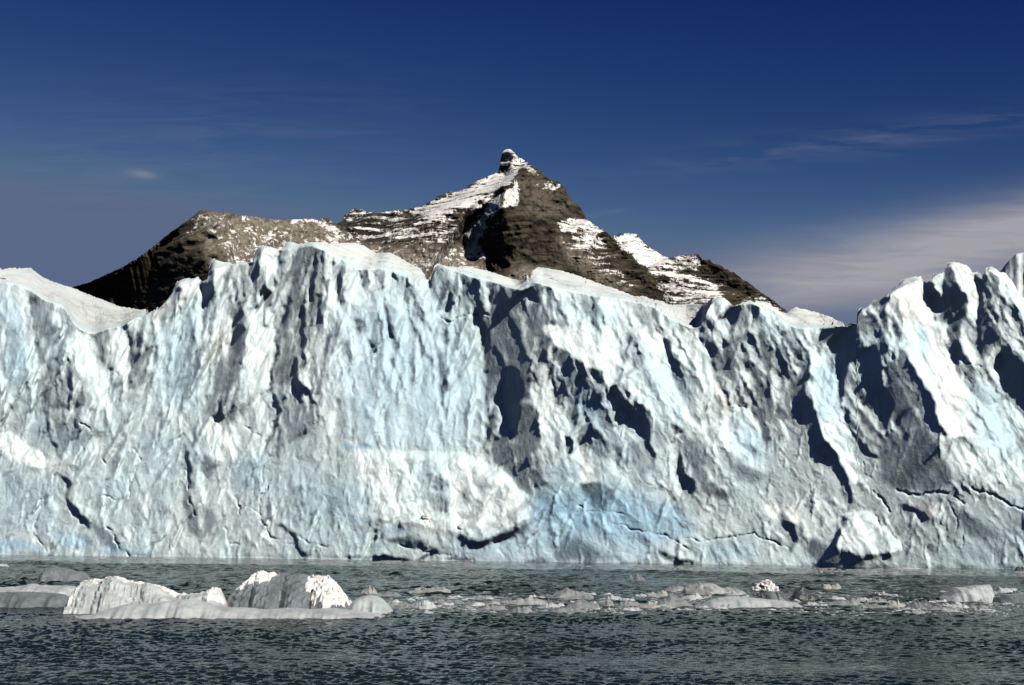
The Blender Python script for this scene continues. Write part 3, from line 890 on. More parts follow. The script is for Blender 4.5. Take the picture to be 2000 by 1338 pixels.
# colour of the ice by area
A_blue = np.zeros_like(S)
for v_, b_, p_ in [
    (.9,14,(1050,960,1180,950,1330,985,1360,1040,1250,1075,1060,1040,1020,1020)),
    (.6,14,(880,1055,1040,1030,1200,1060,1340,1090,1000,1095,850,1085)),
    (.8,4,(0,1050,50,1058,100,1075,0,1076)), (.7,6,(100,1030,160,1045,200,1075,110,1070)),
    (.75,4,(622,990,680,998,720,1015,680,1018)), (.8,4,(740,1028,800,1030,820,1045,745,1040)),
    (.45,22,(650,600,800,590,930,650,945,860,700,870,650,790)), (.4,16,(1070,580,1200,590,1210,640,1080,620)),
    (.35,16,(1225,650,1330,720,1340,830,1250,740)), (.45,14,(1360,1060,1480,1060,1470,1095,1370,1095)),
    (.55,4,(8,610,20,620,24,690,10,650)), (.5,3,(34,620,42,630,42,665,36,650)), (.4,14,(0,915,110,930,120,1040,0,1050)),
    (.45,8,(464,898,518,898,496,960,452,957)), (.35,12,(300,640,390,640,390,800,300,800)), (.35,14,(560,940,720,950,720,1010,600,1010)),
    (.5,8,(1583,720,1640,700,1640,800,1600,830)), (.45,8,(1085,690,1180,760,1190,850,1100,790)), (.4,12,(1890,730,1960,760,1990,880,1900,880)),
    (.45,10,(1440,800,1495,850,1490,910,1430,870)), (.5,3,(1790,625,1815,655,1808,715,1797,690)),
    (.8,2.5,(668,868,725,869,724,875,668,876)), (.6,4,(200,1060,300,1075,300,1082,190,1080)), (.5,12,(0,540,60,640,60,740,0,740))]:
    GM.poly(A_blue, p_, v_, b_)
A_cream = np.zeros_like(S)
for v_, b_, p_ in [
    (.35,6,(0,845,22,845,56,867,108,905,63,912,0,880)), (.5,7,(383,815,440,815,467,869,449,903,412,893)),
    (.35,5,(720,1020,735,1012,905,1025,915,1045,880,1040,740,1035)), (.5,6,(880,890,1036,979,1037,1012,960,1046,880,1000)),
    (.9,4,(1395,740,1431,788,1415,810,1400,780)), (.8,8,(1739,572,1800,541,1826,599,1824,640,1760,620)), (.6,12,(1830,640,1870,731,1900,850,1850,850,1820,770)),
    (.7,6,(1862,511,1891,520,1916,597,1890,590)), (.5,8,(1650,730,1700,800,1730,880,1690,860)), (.6,8,(1655,880,1690,940,1650,920)),
    (.5,5,(495,640,535,650,530,660,495,650)), (.7,4,(1130,845,1171,943,1135,943)), (.6,5,(1490,985,1560,985,1560,1025,1500,1010)),
    (.6,6,(1755,975,1790,1010,1840,1010,1835,980)), (.7,4,(300,605,340,580,380,545,390,560,350,600,290,640)), (.5,5,(170,850,210,855,200,890)),
    (.5,5,(60,890,130,900,150,920,110,925)), (.5,8,(440,620,445,680,430,700,415,660)), (.5,6,(1320,560,1360,645,1380,690,1350,690))]:
    GM.poly(A_cream, p_, v_, b_)
A_grey = np.zeros_like(S)  # greyer areas: the dirty tower and saddle lines, also gullies and several faces
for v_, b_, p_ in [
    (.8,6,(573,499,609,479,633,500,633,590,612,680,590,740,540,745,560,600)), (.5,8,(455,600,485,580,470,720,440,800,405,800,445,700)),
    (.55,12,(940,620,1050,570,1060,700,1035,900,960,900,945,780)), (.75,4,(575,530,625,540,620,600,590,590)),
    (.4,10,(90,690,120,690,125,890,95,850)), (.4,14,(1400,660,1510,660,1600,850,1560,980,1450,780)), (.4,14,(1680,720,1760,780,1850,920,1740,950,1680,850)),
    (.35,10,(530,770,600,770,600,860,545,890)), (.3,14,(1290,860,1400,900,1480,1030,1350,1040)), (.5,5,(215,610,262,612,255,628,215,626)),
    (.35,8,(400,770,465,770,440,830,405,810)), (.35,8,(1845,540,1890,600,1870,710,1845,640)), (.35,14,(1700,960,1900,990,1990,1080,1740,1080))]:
    GM.poly(A_grey, p_, v_, b_)

glacier = tag(link('glacier', None, None, loc=(0, 0, 0)),
              'towering pale blue glacier front of fluted, cracked ice rising straight from the water', 'glacier')

NR1, NR2 = 360, 34
cols = np.concatenate([np.arange(-400, -20, 4.0), np.arange(-20, 2020, 1.6), np.arange(2020, 2404, 4.0)])
sil = SIL(cols) + 1.3 * fbm(cols / 5.0, cols * 0, 51, 3) + 0.8 * perlin(cols / 1.9, cols * 0, 52)
rim = np.maximum(RIM(cols), sil + 2.0) + 4.5 * fbm(cols / 11, cols * 0 + 5, 53, 3)
rim = np.maximum(rim, sil + 2.0)
base = BASE(cols) + 7
t1 = np.linspace(0, 1, NR1)[:, None]
t2 = (np.arange(1, NR2 + 1) / NR2)[:, None]
PY = np.concatenate([base * (1 - t1) + rim * t1, rim * (1 - t2) + sil * t2])
PX = np.broadcast_to(cols, PY.shape)
ss, rs = gblur(SIL(cols)[None, :], 4.0)[0], gblur(np.maximum(RIM(cols), SIL(cols) + 2)[None, :], 4.0)[0]
tt = np.clip((rs - PY) / np.maximum(rs - ss, 4.0), 0, 1.15)
D = GM.sample(dpx, PX, PY)
# the upper surface has gentler relief and drawn-out ripples
D = D * (1 - 0.6 * tt)
Yd = wall_depth(PX, PY)
Yd = Yd - D * Yd / F
foot = np.clip((PY - (BASE(PX) - 9)) / 9, 0, 1) ** 2
Yd = Yd + foot * 0.3 * np.clip(0.25 + 1.1 * perlin(PX / 70, PX * 0, 57), 0, 1)
rec = RECEDE(PX)
back = rec * (tt ** 1.15) * (1 + 0.25 * fbm(PX / 60, tt * 2.2 + PX / 90, 71, 3) * (1 - tt))
back = back + np.minimum(rec, 60) * 0.045 * fbm(PX / 46 + tt * 2, tt * 4 + PX / 70, 72, 3) * np.clip(tt * 4, 0, 1)
Yd = Yd + np.maximum(back, 0)
vx, vy, vz = at(PX, PY, Yd)
snowy = np.clip(tt * 4, 0, 1) * np.clip((1.0 - tt) * 5, 0, 1) * np.clip(rec / 14, 0, 1)
vz = vz + snowy * (0.55 * ridged(vx / 13 + vy / 40, vy / 9 + vx / 60, 85, 3) - 0.35 + 1.3 * (chips(vx / 11, vy / 15, 86) - 0.4) + 0.5 * (chips(vx / 4, vy / 6, 87) - 0.4))
V = np.stack([vx, vy, vz], -1)
# closing surface behind the brow
top = V[-1]
rowsb = []
for b_, dz_ in ((2.5, 0.4), (8, 3), (22, 9), (55, 16), (120, 24)):
    r = top.copy()
    rx, _ = rays(cols, sil)
    r[:, 1] += b_ * (1 + 0.3 * perlin(cols / 23, cols * 0 + b_, 77))
    r[:, 0] += b_ * rx
    r[:, 2] -= dz_ * (1 + 0.4 * perlin(cols / 31, cols * 0 + b_, 78))
    rowsb.append(r)
r = rowsb[-1].copy(); r[:, 2] = -3; rowsb.append(r)
V = np.concatenate([V, np.array(rowsb)])
nb = len(rowsb)


def ext(a, last):
    return np.concatenate([a, np.broadcast_to(last, (nb, a.shape[1]))])


cream = np.clip(GM.sample(A_cream, PX, PY) + 0.9 * np.clip(tt * 3, 0, 1) * np.clip(rec / 14, 0.15, 1), 0, 1)
streaks = np.clip((ridged(PX / 130 + tt * 1.2, tt * 5 + PX / 150 + 0.35 * perlin(PX / 40, tt * 3, 83), 81, 4) - 0.50) * 2.6, 0, 1)
streaks = (0.22 + streaks) * np.clip(rec / 20, 0, 1) * np.clip(tt * 5, 0, 1) * np.interp(PX, [0, 100, 300, 500, 620, 840, 1000, 2000], [0.6, 1, 1, 0.6, 0.35, 0.7, 0.9, 0.9])
grey_tone = np.clip(GM.sample(A_grey, PX, PY) + 0.9 * streaks, 0, 1)
me = grid_mesh('ice_wall', V, {'blue': ext(GM.sample(A_blue, PX, PY), 0.0), 'cream': ext(cream, 0.8), 'grey_tone': ext(grey_tone, 0.0)})
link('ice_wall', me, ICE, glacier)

# hidden-behind serac at the right edge, a separate tower further back
scols = np.arange(1935, 2330, 2.0)
ssil = np.interp(scols, [1935, 1950, 1958, 1965, 1975, 1985, 1993, 2003, 2040, 2080, 2120, 2180, 2250, 2330],
                 [575, 533, 524, 515, 505, 496, 493, 493, 489, 500, 486, 530, 560, 640]) + 1.6 * fbm(scols / 9, scols * 0, 91, 3)
st = np.linspace(0, 1, 70)[:, None]
SPY = 720 * (1 - st) + ssil * st
SPX = np.broadcast_to(scols, SPY.shape)
sp1, _ = cells(SPX / 22, SPY / 40, 9)
sd = 4 * gblur(sp1, 2) + 4 * fbm(SPX / 30, SPY / 60, 95, 4) - 16 * np.clip((SPX - 1990) / 10, 0, 1) * np.clip((2003 - SPX) / 10, 0, 1)
SY = wall_depth(SPX, SPY) + 34 - (sd - 0.9 * np.abs(SPX - 2060) * 0.3) * 0.08 + 9 * st ** 3
sv = np.stack(at(SPX, SPY, SY), -1)
rb = [sv[-1] + np.array([b_ * 0.2, b_, -dz_]) for b_, dz_ in ((2, .5), (8, 5), (20, 20))]
sv = np.concatenate([sv, np.array(rb)])
z0 = np.zeros(sv.shape[:2])
me = grid_mesh('serac', sv, {'blue': z0, 'cream': z0 + 0.35, 'grey_tone': z0 + 0.5})
tag(link('serac', me, ICE, glacier), 'smooth grey ice tower standing further back at the right end')

# ------------------------------------------------------------------ mountains behind
def mountain_material():
    mt, g = new_mat('mountain_rock')
    P = g.n('ShaderNodeNewGeometry').outputs['Position']
    a_snow = g.n('ShaderNodeAttribute', attribute_name='snow').outputs['Fac']
    a_str = g.n('ShaderNodeAttribute', attribute_name='strata').outputs['Fac']
    a_scree = g.n('ShaderNodeAttribute', attribute_name='scree').outputs['Fac']
    warp = g.n('ShaderNodeTexNoise', {'Vector': P, 'Scale': 0.006, 'Detail': 4})
    wv = g.n('ShaderNodeVectorMath', {0: warp.outputs['Color'], 1: (70, 70, 55)}, operation='MULTIPLY')
    pw = g.n('ShaderNodeVectorMath', {0: P, 1: wv.outputs[0]}, operation='ADD')
    bands = g.noise(g.n('ShaderNodeMapping', {'Vector': pw.outputs[0], 'Scale': (0.008, 0.008, 0.11)}).outputs[0], 1.0, 5, 0.65)
    gul = g.noise(g.n('ShaderNodeMapping', {'Vector': pw.outputs[0], 'Rotation': (0, 0.6, 0), 'Scale': (0.10, 0.10, 0.012)}).outputs[0], 1.0, 5, 0.6)
    n1 = g.noise(P, 0.03, 6, 0.65)
    n2 = g.noise(P, 0.10, 6, 0.7)
    rock = g.mix(g.mr(bands, 0.42, 0.58), (0.008, 0.007, 0.006, 1), (0.060, 0.049, 0.034, 1))
    rock = g.mix(g.m('MULTIPLY', g.mr(n1, 0.45, 0.65), 0.6), rock, (0.056, 0.042, 0.024, 1))
    scree = g.mix(g.mr(g.m('ADD', g.m('MULTIPLY', gul, 0.6), g.m('MULTIPLY', n2, 0.4)), 0.36, 0.62), (0.060, 0.050, 0.037, 1), (0.23, 0.20, 0.155, 1))
    col = g.mix(a_scree, rock, scree)
    s1 = g.m('ADD', g.m('MULTIPLY', bands, 0.62), g.m('MULTIPLY', n2, 0.38))
    base_n = g.m('ADD', g.m('MULTIPLY', n1, 0.45), g.m('MULTIPLY', n2, 0.55))
    pat = g.m('ADD', g.m('MULTIPLY', s1, a_str), g.m('MULTIPLY', base_n, g.m('SUBTRACT', 1.0, a_str)))
    pat = g.m('ADD', g.m('MULTIPLY', g.m('SUBTRACT', pat, 0.5), 1.7), 0.5)
    fac = g.mr(g.m('ADD', pat, g.m('SUBTRACT', g.m('MULTIPLY', a_snow, 0.62), 0.62)), 0.135, 0.215, 0.0, 1.0)
    col = g.mix(fac, col, (0.62, 0.605, 0.575, 1))
    hgt = g.m('ADD', g.m('ADD', g.m('MULTIPLY', bands, 0.8), g.m('MULTIPLY', n2, 0.5)), g.m('MULTIPLY', gul, 0.3))
    bump = g.n('ShaderNodeBump', {'Strength': 0.6, 'Distance': 6.0, 'Height': hgt})
    bs = g.n('ShaderNodeBsdfPrincipled', {'Base Color': col, 'Roughness': 0.9, 'Specular IOR Level': 0.15, 'Normal': bump.outputs[0]})
    g.n('ShaderNodeOutputMaterial', {0: bs.outputs[0]})
    return mt


ROCK = mountain_material()
MM = Map(20, 1700, 270, 700, 1.5, 4.0, 16.0, 8)
T = np.full(MM.X.shape, 0.50)
SN = np.full(MM.X.shape, 0.22)
ST = np.full(MM.X.shape, 0.35)
SC = np.zeros(MM.X.shape)

LIGHT = [   # how strongly each flank is lit
(.62,6,(396,409,660,430,720,480,720,560,420,560,412,520)),
(.40,4,(345,475,396,409,420,430,440,520,410,560,408,520,385,500,358,480)),
(.0,3,(40,695,60,640,145,556,200,545,270,512,330,480,352,477,385,502,410,522,425,560,420,695)),
(.18,3,(145,558,240,519,300,480,396,409,380,430,345,474,270,510,200,548)),
(.30,2,(345,478,370,492,365,510,340,500)),
(.55,6,(668,432,692,407,830,400,910,372,910,430,905,480,850,500,700,480)),
(.62,8,(690,480,905,480,960,530,1000,540,1000,580,700,580)),
(.75,4,(972,336,935,353,910,370,855,392,800,415,860,418,925,412,950,390,966,370,985,360,1000,352,1004,335)),
(.06,1.6,(977,300,998,294,1004,306,1004,330,994,342,972,334)),
(.85,2,(1004,294,1025,313,1048,335,1060,348,1040,345,1015,330,1005,345,1000,325)),
(.02,2.0,(982,362,994,358,990,372,982,386,980,402,990,412,990,438,1006,470,1010,490,990,510,970,520,955,530,950,506,958,490,930,500,908,498,904,478,911,454,914,424,934,408,954,400,966,378)),
(.04,3,(955,530,975,505,1005,500,1010,515,985,530,965,540)),
(.85,2,(985,385,1004,360,1014,345,1020,378,1026,400,1000,402,984,404)),
(.42,4,(1010,340,1022,326,1058,346,1098,362,1145,430,1090,430,1040,430,1012,405)),
(.22,3,(1085,370,1110,385,1140,420,1140,430,1110,420)),
(.28,4,(1000,430,1050,425,1090,450,1130,500,1200,550,1260,590,1200,580,1100,540,1020,520)),
(.45,5,(1010,500,1060,520,1120,545,1000,560,960,535)),
(.78,2.5,(1086,434,1120,426,1150,432,1178,452,1165,460,1130,450,1100,455)),
(.55,3,(1130,460,1180,470,1210,520,1250,570,1220,570,1160,520)),
(.12,3,(1165,450,1195,464,1225,495,1215,510,1185,480)),
(.22,3,(1215,490,1240,505,1260,530,1290,565,1320,595,1280,590,1240,545)),
(.9,3,(1196,462,1225,455,1245,460,1275,487,1312,503,1330,530,1310,560,1270,535,1240,503,1215,486)),
(.5,3,(1270,530,1340,560,1360,600,1300,590)),
(.55,3,(1312,503,1360,497,1375,510,1360,540,1320,530)),
(.12,3,(1360,500,1385,508,1430,532,1470,560,1530,605,1490,595,1440,570,1400,545,1370,530)),
(.65,3,(1325,535,1360,530,1400,555,1430,590,1350,595)),
]
for v_, b_, p_ in LIGHT:
    MM.poly(T, p_, v_, b_)
for v_, b_, p_ in [
    (.30,8,(396,409,600,426,660,432,690,470,560,470,430,440)), (.40,8,(400,430,700,470,720,560,430,560)),
    (.9,2,(560,428,605,427,620,432,570,434)), (.75,3,(605,428,640,432,660,450,640,452)), (.72,3,(655,455,700,462,690,470,650,465)),
    (.45,5,(345,474,396,409,405,425,380,450,350,480)), (.05,5,(345,485,400,450,440,500,410,540,350,520)), (.0,4,(60,640,145,556,345,477,410,522,408,545,290,640)),
    (.42,5,(668,432,692,407,830,400,870,420,905,440,905,480,700,480)), (.78,3,(672,418,692,407,720,412,700,418)),
    (.38,8,(690,475,905,470,960,530,1000,540,1000,580,700,580)),
    (.95,3,(972,338,935,353,910,370,855,392,800,415,860,418,925,412,950,395,966,372,985,360,1000,352,1004,337)), (.62,2,(870,376,912,366,950,372,960,384,900,388)),
    (.60,1.5,(977,300,998,294,1004,306,1004,330,994,342,972,334)), (1,1.5,(981,294,992,291,1000,295,990,299)),
    (.80,2,(1004,294,1025,313,1048,335,1060,348,1040,345,1015,330,1005,345,1000,325)), (.95,2,(985,385,1004,360,1014,345,1020,378,1026,400,1000,402,984,404)),
    (.9,3,(905,500,912,440,950,405,985,368,980,405,950,430,930,480,955,492,945,505)), (.25,2,(958,430,1000,430,1006,495,960,490)),
    (.08,4,(1010,345,1022,328,1058,346,1098,362,1145,430,1090,430,1040,440,1012,410)), (.55,2,(1040,362,1075,354,1100,362,1080,370,1045,368)),
    (.06,5,(1000,430,1050,430,1090,455,1130,500,1260,590,1100,560,980,540)), (.3,4,(1085,455,1130,480,1160,520,1120,520)),
    (.88,2.5,(1086,434,1120,426,1150,432,1178,452,1165,458,1130,448,1100,455)), (.55,3,(1110,455,1170,462,1190,490,1130,482)),
    (.40,4,(1130,485,1190,500,1250,570,1200,560)), (.03,3,(1215,490,1240,505,1260,530,1320,595,1280,590,1240,545)),
    (.88,3,(1196,462,1225,455,1245,460,1275,487,1300,500,1310,520,1290,535,1260,520,1240,503,1215,486)), (.60,3,(1270,530,1312,505,1335,540,1360,600,1300,590)),
    (.46,2.5,(1312,503,1360,497,1372,508,1360,530,1320,525)), (.15,3,(1362,500,1385,508,1430,532,1530,605,1490,595,1400,545)), (.62,3,(1335,540,1355,532,1400,560,1420,590,1350,590)),
    (.5,2,(1455,575,1500,580,1540,612,1500,605))]:
    MM.poly(SN, p_, v_, b_)
for v_, b_, p_ in [
    (1,5,(668,432,692,407,830,400,910,372,975,335,990,360,905,440,905,480,700,480)), (1,2,(970,290,1008,290,1010,335,970,340)),
    (1,4,(1100,440,1180,450,1260,560,1200,560,1110,500)), (1,4,(1250,480,1320,500,1530,605,1300,600)), (.8,4,(1030,340,1110,360,1150,430,1060,430)),
    (.0,8,(396,409,600,426,660,432,690,470,700,560,430,560)), (.2,8,(690,480,905,480,960,530,1000,580,700,580))]:
    MM.poly(ST, p_, v_, b_)
for v_, b_, p_ in [
    (.9,8,(380,430,400,409,640,430,690,470,760,480,905,480,960,530,1000,580,420,570,410,520)), (.7,5,(1085,460,1130,480,1180,530,1240,570,1180,560,1100,500)),
    (.8,6,(1000,515,1060,520,1130,550,980,560)), (.35,5,(1010,345,1060,350,1130,410,1130,430,1020,420))]:
    MM.poly(SC, p_, v_, b_)

SN = np.where(SN > 0.5, 0.45 + (SN - 0.5) * 0.36, SN * 0.90)
KM = 0.6
T = np.clip(T + (0.16 * fbm(MM.X / 20, MM.Y / 14, 33, 3) - 0.30 * (chips(MM.X / 24, MM.Y / 20, 12) - 0.35)) * np.clip(T * 3, 0.1, 1), 0.0, 1)
TG = np.interp(T, [0, .1, .3, .5, .7, .9], [0, .03, .33, .72, .88, .98])
mLN = math.cos(SUN_EL) * math.cos(SUN_AZ)
mLX = math.cos(SUN_EL) * math.sin(SUN_AZ)
mLZ = math.sin(SUN_EL)
slope = 1.6 * (gblur(T, 60 / MM.st) - T) + 1.5 * np.maximum(0, 0.2 - T)
mfill = np.zeros_like(T)
for it in range(14):
    md = relief(slope, 0.70, -0.714, 0.08, (0.5 * 2 * math.pi / 700 * MM.st) ** 2) * MM.st + mfill
    I_, sh_ = lit(md, MM.st, mLN, mLX, mLZ, KM)
    err = I_ * (1 - 0.6 * sh_) - TG
    slope = slope + 0.8 * gblur(err * (1 - 0.85 * sh_), 0.8)
    mfill = mfill + gblur(1.6 * sh_ * np.clip(TG - 0.15, 0, 0.5), 2.5)
MX, MY = MM.X, MM.Y
md = md + 1.8 * fbm(MX / 17, MY / 12, 41, 4) + 2.2 * ST * fbm(MX / 40, MY / 4.0 + 0.8 * perlin(MX / 60, MY / 30, 45), 43, 3) + 1.6 * ridged(MX / 9, MY / 11, 47, 4) + 9.0 * chips(MX / 30, MY / 26, 6) + 4.0 * chips(MX / 12, MY / 10, 7) + 1.6 * chips(MX / 6, MY / 5, 8)


def range_piece(x0, x1, ridge, crest_y, jag, seed, k=KM):
    cols = np.arange(x0, x1, 1.5)
    sl = interp(ridge)(cols) + jag * (fbm(cols / 6.0, cols * 0, seed, 4) + 0.4 * np.round(perlin(cols / 9, cols * 0, seed + 1) * 2))
    n = 210
    t = np.linspace(0, 1, n)[:, None]
    low = 700.0
    PY = low * (1 - t) + sl * t
    PX = np.broadcast_to(cols, PY.shape)
    d = MM.sample(md, PX, PY)
    rx, rz = rays(PX, PY)
    sm = interp(ridge)(cols)
    sm = gblur(sm[None, :], 26.0)[0]
    zc = CAM_H + rays(cols, sm)[1] * crest_y
    # plane leaning back towards the crest, plus relief
    Yp = (crest_y - k * (zc - CAM_H)) / (1 - k * rz)
    Yp = Yp - d * Yp / F
    Vv = np.stack([rx * Yp, Yp, CAM_H + rz * Yp], -1)
    foot = Vv[0].copy()
    foot[:, 1] -= foot[:, 2] * 0.8
    foot[:, 2] = -5
    foot2 = 0.5 * (foot + Vv[0])
    back = []
    for b_, dz_ in ((12, 5), (60, 45), (200, 170), (450, 420)):
        r = Vv[-1].copy()
        r[:, 1] += b_ * (1 + 0.3 * perlin(cols / 40, cols * 0 + b_, seed + 3))
        r[:, 2] = np.maximum(r[:, 2] - dz_ * (1 + 0.3 * perlin(cols / 30, cols * 0 + b_, seed + 4)), -5)
        back.append(r)
    Vv = np.concatenate([foot[None], foot2[None], Vv, np.array(back)])

    def ex(a):
        s_ = MM.sample(a, PX, PY)
        return np.concatenate([np.repeat(s_[:1], 2, 0), s_, np.repeat(s_[-1:], len(back), 0)])
    me = grid_mesh('mountain', Vv, {'snow': ex(SN), 'strata': ex(ST), 'scree': ex(SC)})
    return me


RIDGE_HILL = [-200, 690, 0, 620, 100, 580, 145, 560, 175, 551, 215, 533, 240, 521, 270, 503, 300, 481, 320, 464, 340, 449, 360, 435, 380, 421, 390, 412, 396, 409,
              402, 411, 415, 414, 440, 415, 480, 421, 510, 425, 550, 429, 590, 428, 605, 426, 620, 430, 632, 425, 640, 428, 655, 436, 690, 460, 730, 500, 800, 560, 900, 660]
RIDGE_MAIN = [560, 600, 600, 540, 640, 470, 655, 440, 668, 432, 672, 420, 685, 411, 692, 407, 705, 409, 715, 414, 730, 416, 745, 415, 765, 412, 785, 411, 810, 407, 830, 400,
              838, 393, 850, 391, 855, 383, 875, 376, 895, 374, 910, 368, 915, 362, 935, 353, 955, 343, 970, 337, 975, 330, 978, 310, 982, 297, 988, 292,
              996, 292, 1004, 297, 1010, 305, 1025, 313, 1035, 322, 1050, 330, 1062, 340, 1075, 352, 1090, 354, 1100, 362, 1105, 370, 1110, 380, 1120, 395,
              1132, 402, 1140, 415, 1145, 428, 1160, 437, 1180, 450, 1195, 462, 1205, 472, 1220, 490, 1240, 506, 1255, 526, 1275, 545, 1300, 570, 1330, 600, 1400, 680]
RIDGE_FAR = [1100, 560, 1150, 500, 1185, 466, 1195, 462, 1203, 459, 1212, 456, 1225, 455, 1238, 456, 1245, 458, 1250, 466, 1258, 476, 1275, 487, 1290, 497, 1305, 503, 1330, 520,
             1380, 560, 1440, 620, 1500, 680]
RIDGE_RIGHT = [1230, 560, 1270, 520, 1300, 505, 1312, 503, 1325, 500, 1345, 498, 1355, 495, 1365, 497, 1372, 508, 1385, 507, 1395, 515, 1405, 517, 1420, 527, 1435, 533, 1450, 545, 1465, 553,
               1480, 566, 1500, 580, 1515, 590, 1530, 602, 1545, 614, 1580, 640, 1640, 680]
for nm, x0, x1, rd, cy, jg, sd_ in (('mountain', -150, 880, RIDGE_HILL, 3000, 0.9, 101), ('mountain', 560, 1400, RIDGE_MAIN, 3700, 1.5, 111),
                                    ('mountain', 1110, 1500, RIDGE_FAR, 4500, 1.0, 121), ('mountain', 1240, 1640, RIDGE_RIGHT, 4200, 1.6, 131)):
    tag(link(nm, range_piece(x0, x1, rd, cy, jg, sd_), ROCK), kind='structure')

# ------------------------------------------------------------------ lake
def water_material():
    mt, g = new_mat('lake_water')
    P = g.n('ShaderNodeNewGeometry').outputs['Position']
    n1 = g.noise(g.n('ShaderNodeMapping', {'Vector': P, 'Scale': (0.8, 1.5, 1.0)}).outputs[0], 2.3, 4, 0.6)
    n2 = g.noise(P, 9.0, 3, 0.6)
    wx_calm = g.n('ShaderNodeAttribute', attribute_name='ripple').outputs['Fac']
    murk = g.noise(g.n('ShaderNodeMapping', {'Vector': P, 'Scale': (0.02, 0.05, 1.0)}).outputs[0], 1.0, 3, 0.5)
    b = g.m('ADD', g.m('MULTIPLY', n1, 0.8), g.m('MULTIPLY', n2, 0.15))
    bump = g.n('ShaderNodeBump', {'Strength': g.mr(wx_calm, 0.0, 1.0, 0.25, 1.0), 'Distance': 0.22, 'Height': b})
    col = g.mix(g.mr(murk, 0.35, 0.65), (0.004, 0.010, 0.008, 1), (0.009, 0.017, 0.014, 1))
    bs = g.n('ShaderNodeBsdfPrincipled', {'Base Color': col, 'Roughness': 0.05, 'IOR': 1.333, 'Normal': bump.outputs[0]})
    g.n('ShaderNodeOutputMaterial', {0: bs.outputs[0]})
    return mt


LAKE = water_material()
rr = [9.0]
while rr[-1] < 45: rr.append(rr[-1] + 1.2)
while rr[-1] < 150: rr.append(rr[-1] + 0.115 + max(0, rr[-1] - 90) * 0.005)
while rr[-1] < 310: rr.append(rr[-1] + 0.5)
while rr[-1] < 30000: rr.append(rr[-1] * 1.12)
rr = np.array(rr)
aa = np.concatenate([np.linspace(-75, -23, 60)[:-1], np.linspace(-23, 23, 1150), np.linspace(23, 75, 60)[1:]]) * math.pi / 180
R, A = np.meshgrid(rr, aa, indexing='ij')
wx, wyy = R * np.sin(A), R * np.cos(A)
rng = np.random.RandomState(11)
hz = np.zeros_like(wx)
near = (R[:, 0] < 320)
xs_, ys_ = wx[near], wyy[near]
hh = np.zeros_like(xs_)
for i in range(64):
    lam_ = 0.34 * (1.7 / 0.34) ** rng.rand()
    th = math.radians(78) + rng.normal(0, 0.55)
    amp = 0.0100 * lam_ ** 0.8
    k_ = 2 * math.pi / lam_
    ph = rng.rand() * 6.28
    arg = k_ * (xs_ * math.cos(th) + ys_ * math.sin(th)) + ph + 0.8 * perlin(xs_ / (lam_ * 5), ys_ / (lam_ * 5), 200 + i)
    keep = np.clip((lam_ * 130 - ys_ * 0.55) / 60 + 0.5, 0, 1) if lam_ < 1.6 else 1.0
    hh += keep * amp * (np.sin(arg) + 0.22 * np.sin(2 * arg + 1.57))
for i in range(34):          # longer chop out in open water
    lam_ = 1.3 * (4.2 / 1.3) ** rng.rand()
    th = math.radians(82) + rng.normal(0, 0.45)
    k_ = 2 * math.pi / lam_
    arg = k_ * (xs_ * math.cos(th) + ys_ * math.sin(th)) + rng.rand() * 6.28 + 0.8 * perlin(xs_ / (lam_ * 5), ys_ / (lam_ * 5), 300 + i)
    hh += np.clip((ys_ - 120) / 30, 0.0, 1) * 0.0125 * lam_ * (np.sin(arg) + 0.22 * np.sin(2 * arg + 1.57))
gust = 0.75 + 0.5 * fbm(xs_ / 26, ys_ / 16, 251, 3)
# sheltered, slack water along the foot of the ice
wl_line = B0 + BS * xs_
calm = np.clip((wl_line - ys_ - 24 + 5 * perlin(xs_ / 30, ys_ / 12, 261)) / 7, 0.06, 1.0)
hh *= gust * calm * np.clip((320 - R[near]) / 15, 0, 1)
hz[near] = hh
rip = np.ones_like(wx)
rip[near] = calm
V = np.stack([wx, wyy, hz], -1)
tag(link('water', grid_mesh('water', V, {'ripple': rip}), LAKE), kind='structure')


# ------------------------------------------------------------------ floating ice
def floe_material(name, wet, pale, rough_, crust=0.0, coat=0.0, sss=0.5):
    mt, g = new_mat(name)
    P = g.n('ShaderNodeNewGeometry').outputs['Position']
    n1 = g.noise(P, 0.8, 5, 0.6)
    n2 = g.noise(P, 4.5, 5, 0.7)
    col = g.mix(g.mr(n1, 0.36, 0.64), (*wet, 1), (*pale, 1))
    spots = g.m('MULTIPLY', g.mr(n2, 0.56, 0.70), 0.25 + crust)
    col = g.mix(spots, col, (0.36, 0.355, 0.335, 1))
    col = g.mix(g.m('MULTIPLY', g.mr(n2, 0.42, 0.30), 0.45), col, (wet[0] * 0.55, wet[1] * 0.57, wet[2] * 0.57, 1))
    b = g.m('ADD', g.m('MULTIPLY', n1, 0.5), g.m('MULTIPLY', n2, 0.45 + crust))
    bump = g.n('ShaderNodeBump', {'Strength': 0.5 + 0.4 * crust, 'Distance': 0.25, 'Height': b})
    bs = g.n('ShaderNodeBsdfPrincipled', {'Base Color': col, 'Roughness': rough_, 'IOR': 1.31, 'Normal': bump.outputs[0], 'Subsurface Weight': sss, 'Subsurface Radius': (0.35, 0.45, 0.5), 'Subsurface Scale': 0.6,
                                          'Coat Weight': coat, 'Coat Roughness': 0.2})
    g.n('ShaderNodeOutputMaterial', {0: bs.outputs[0]})
    return mt


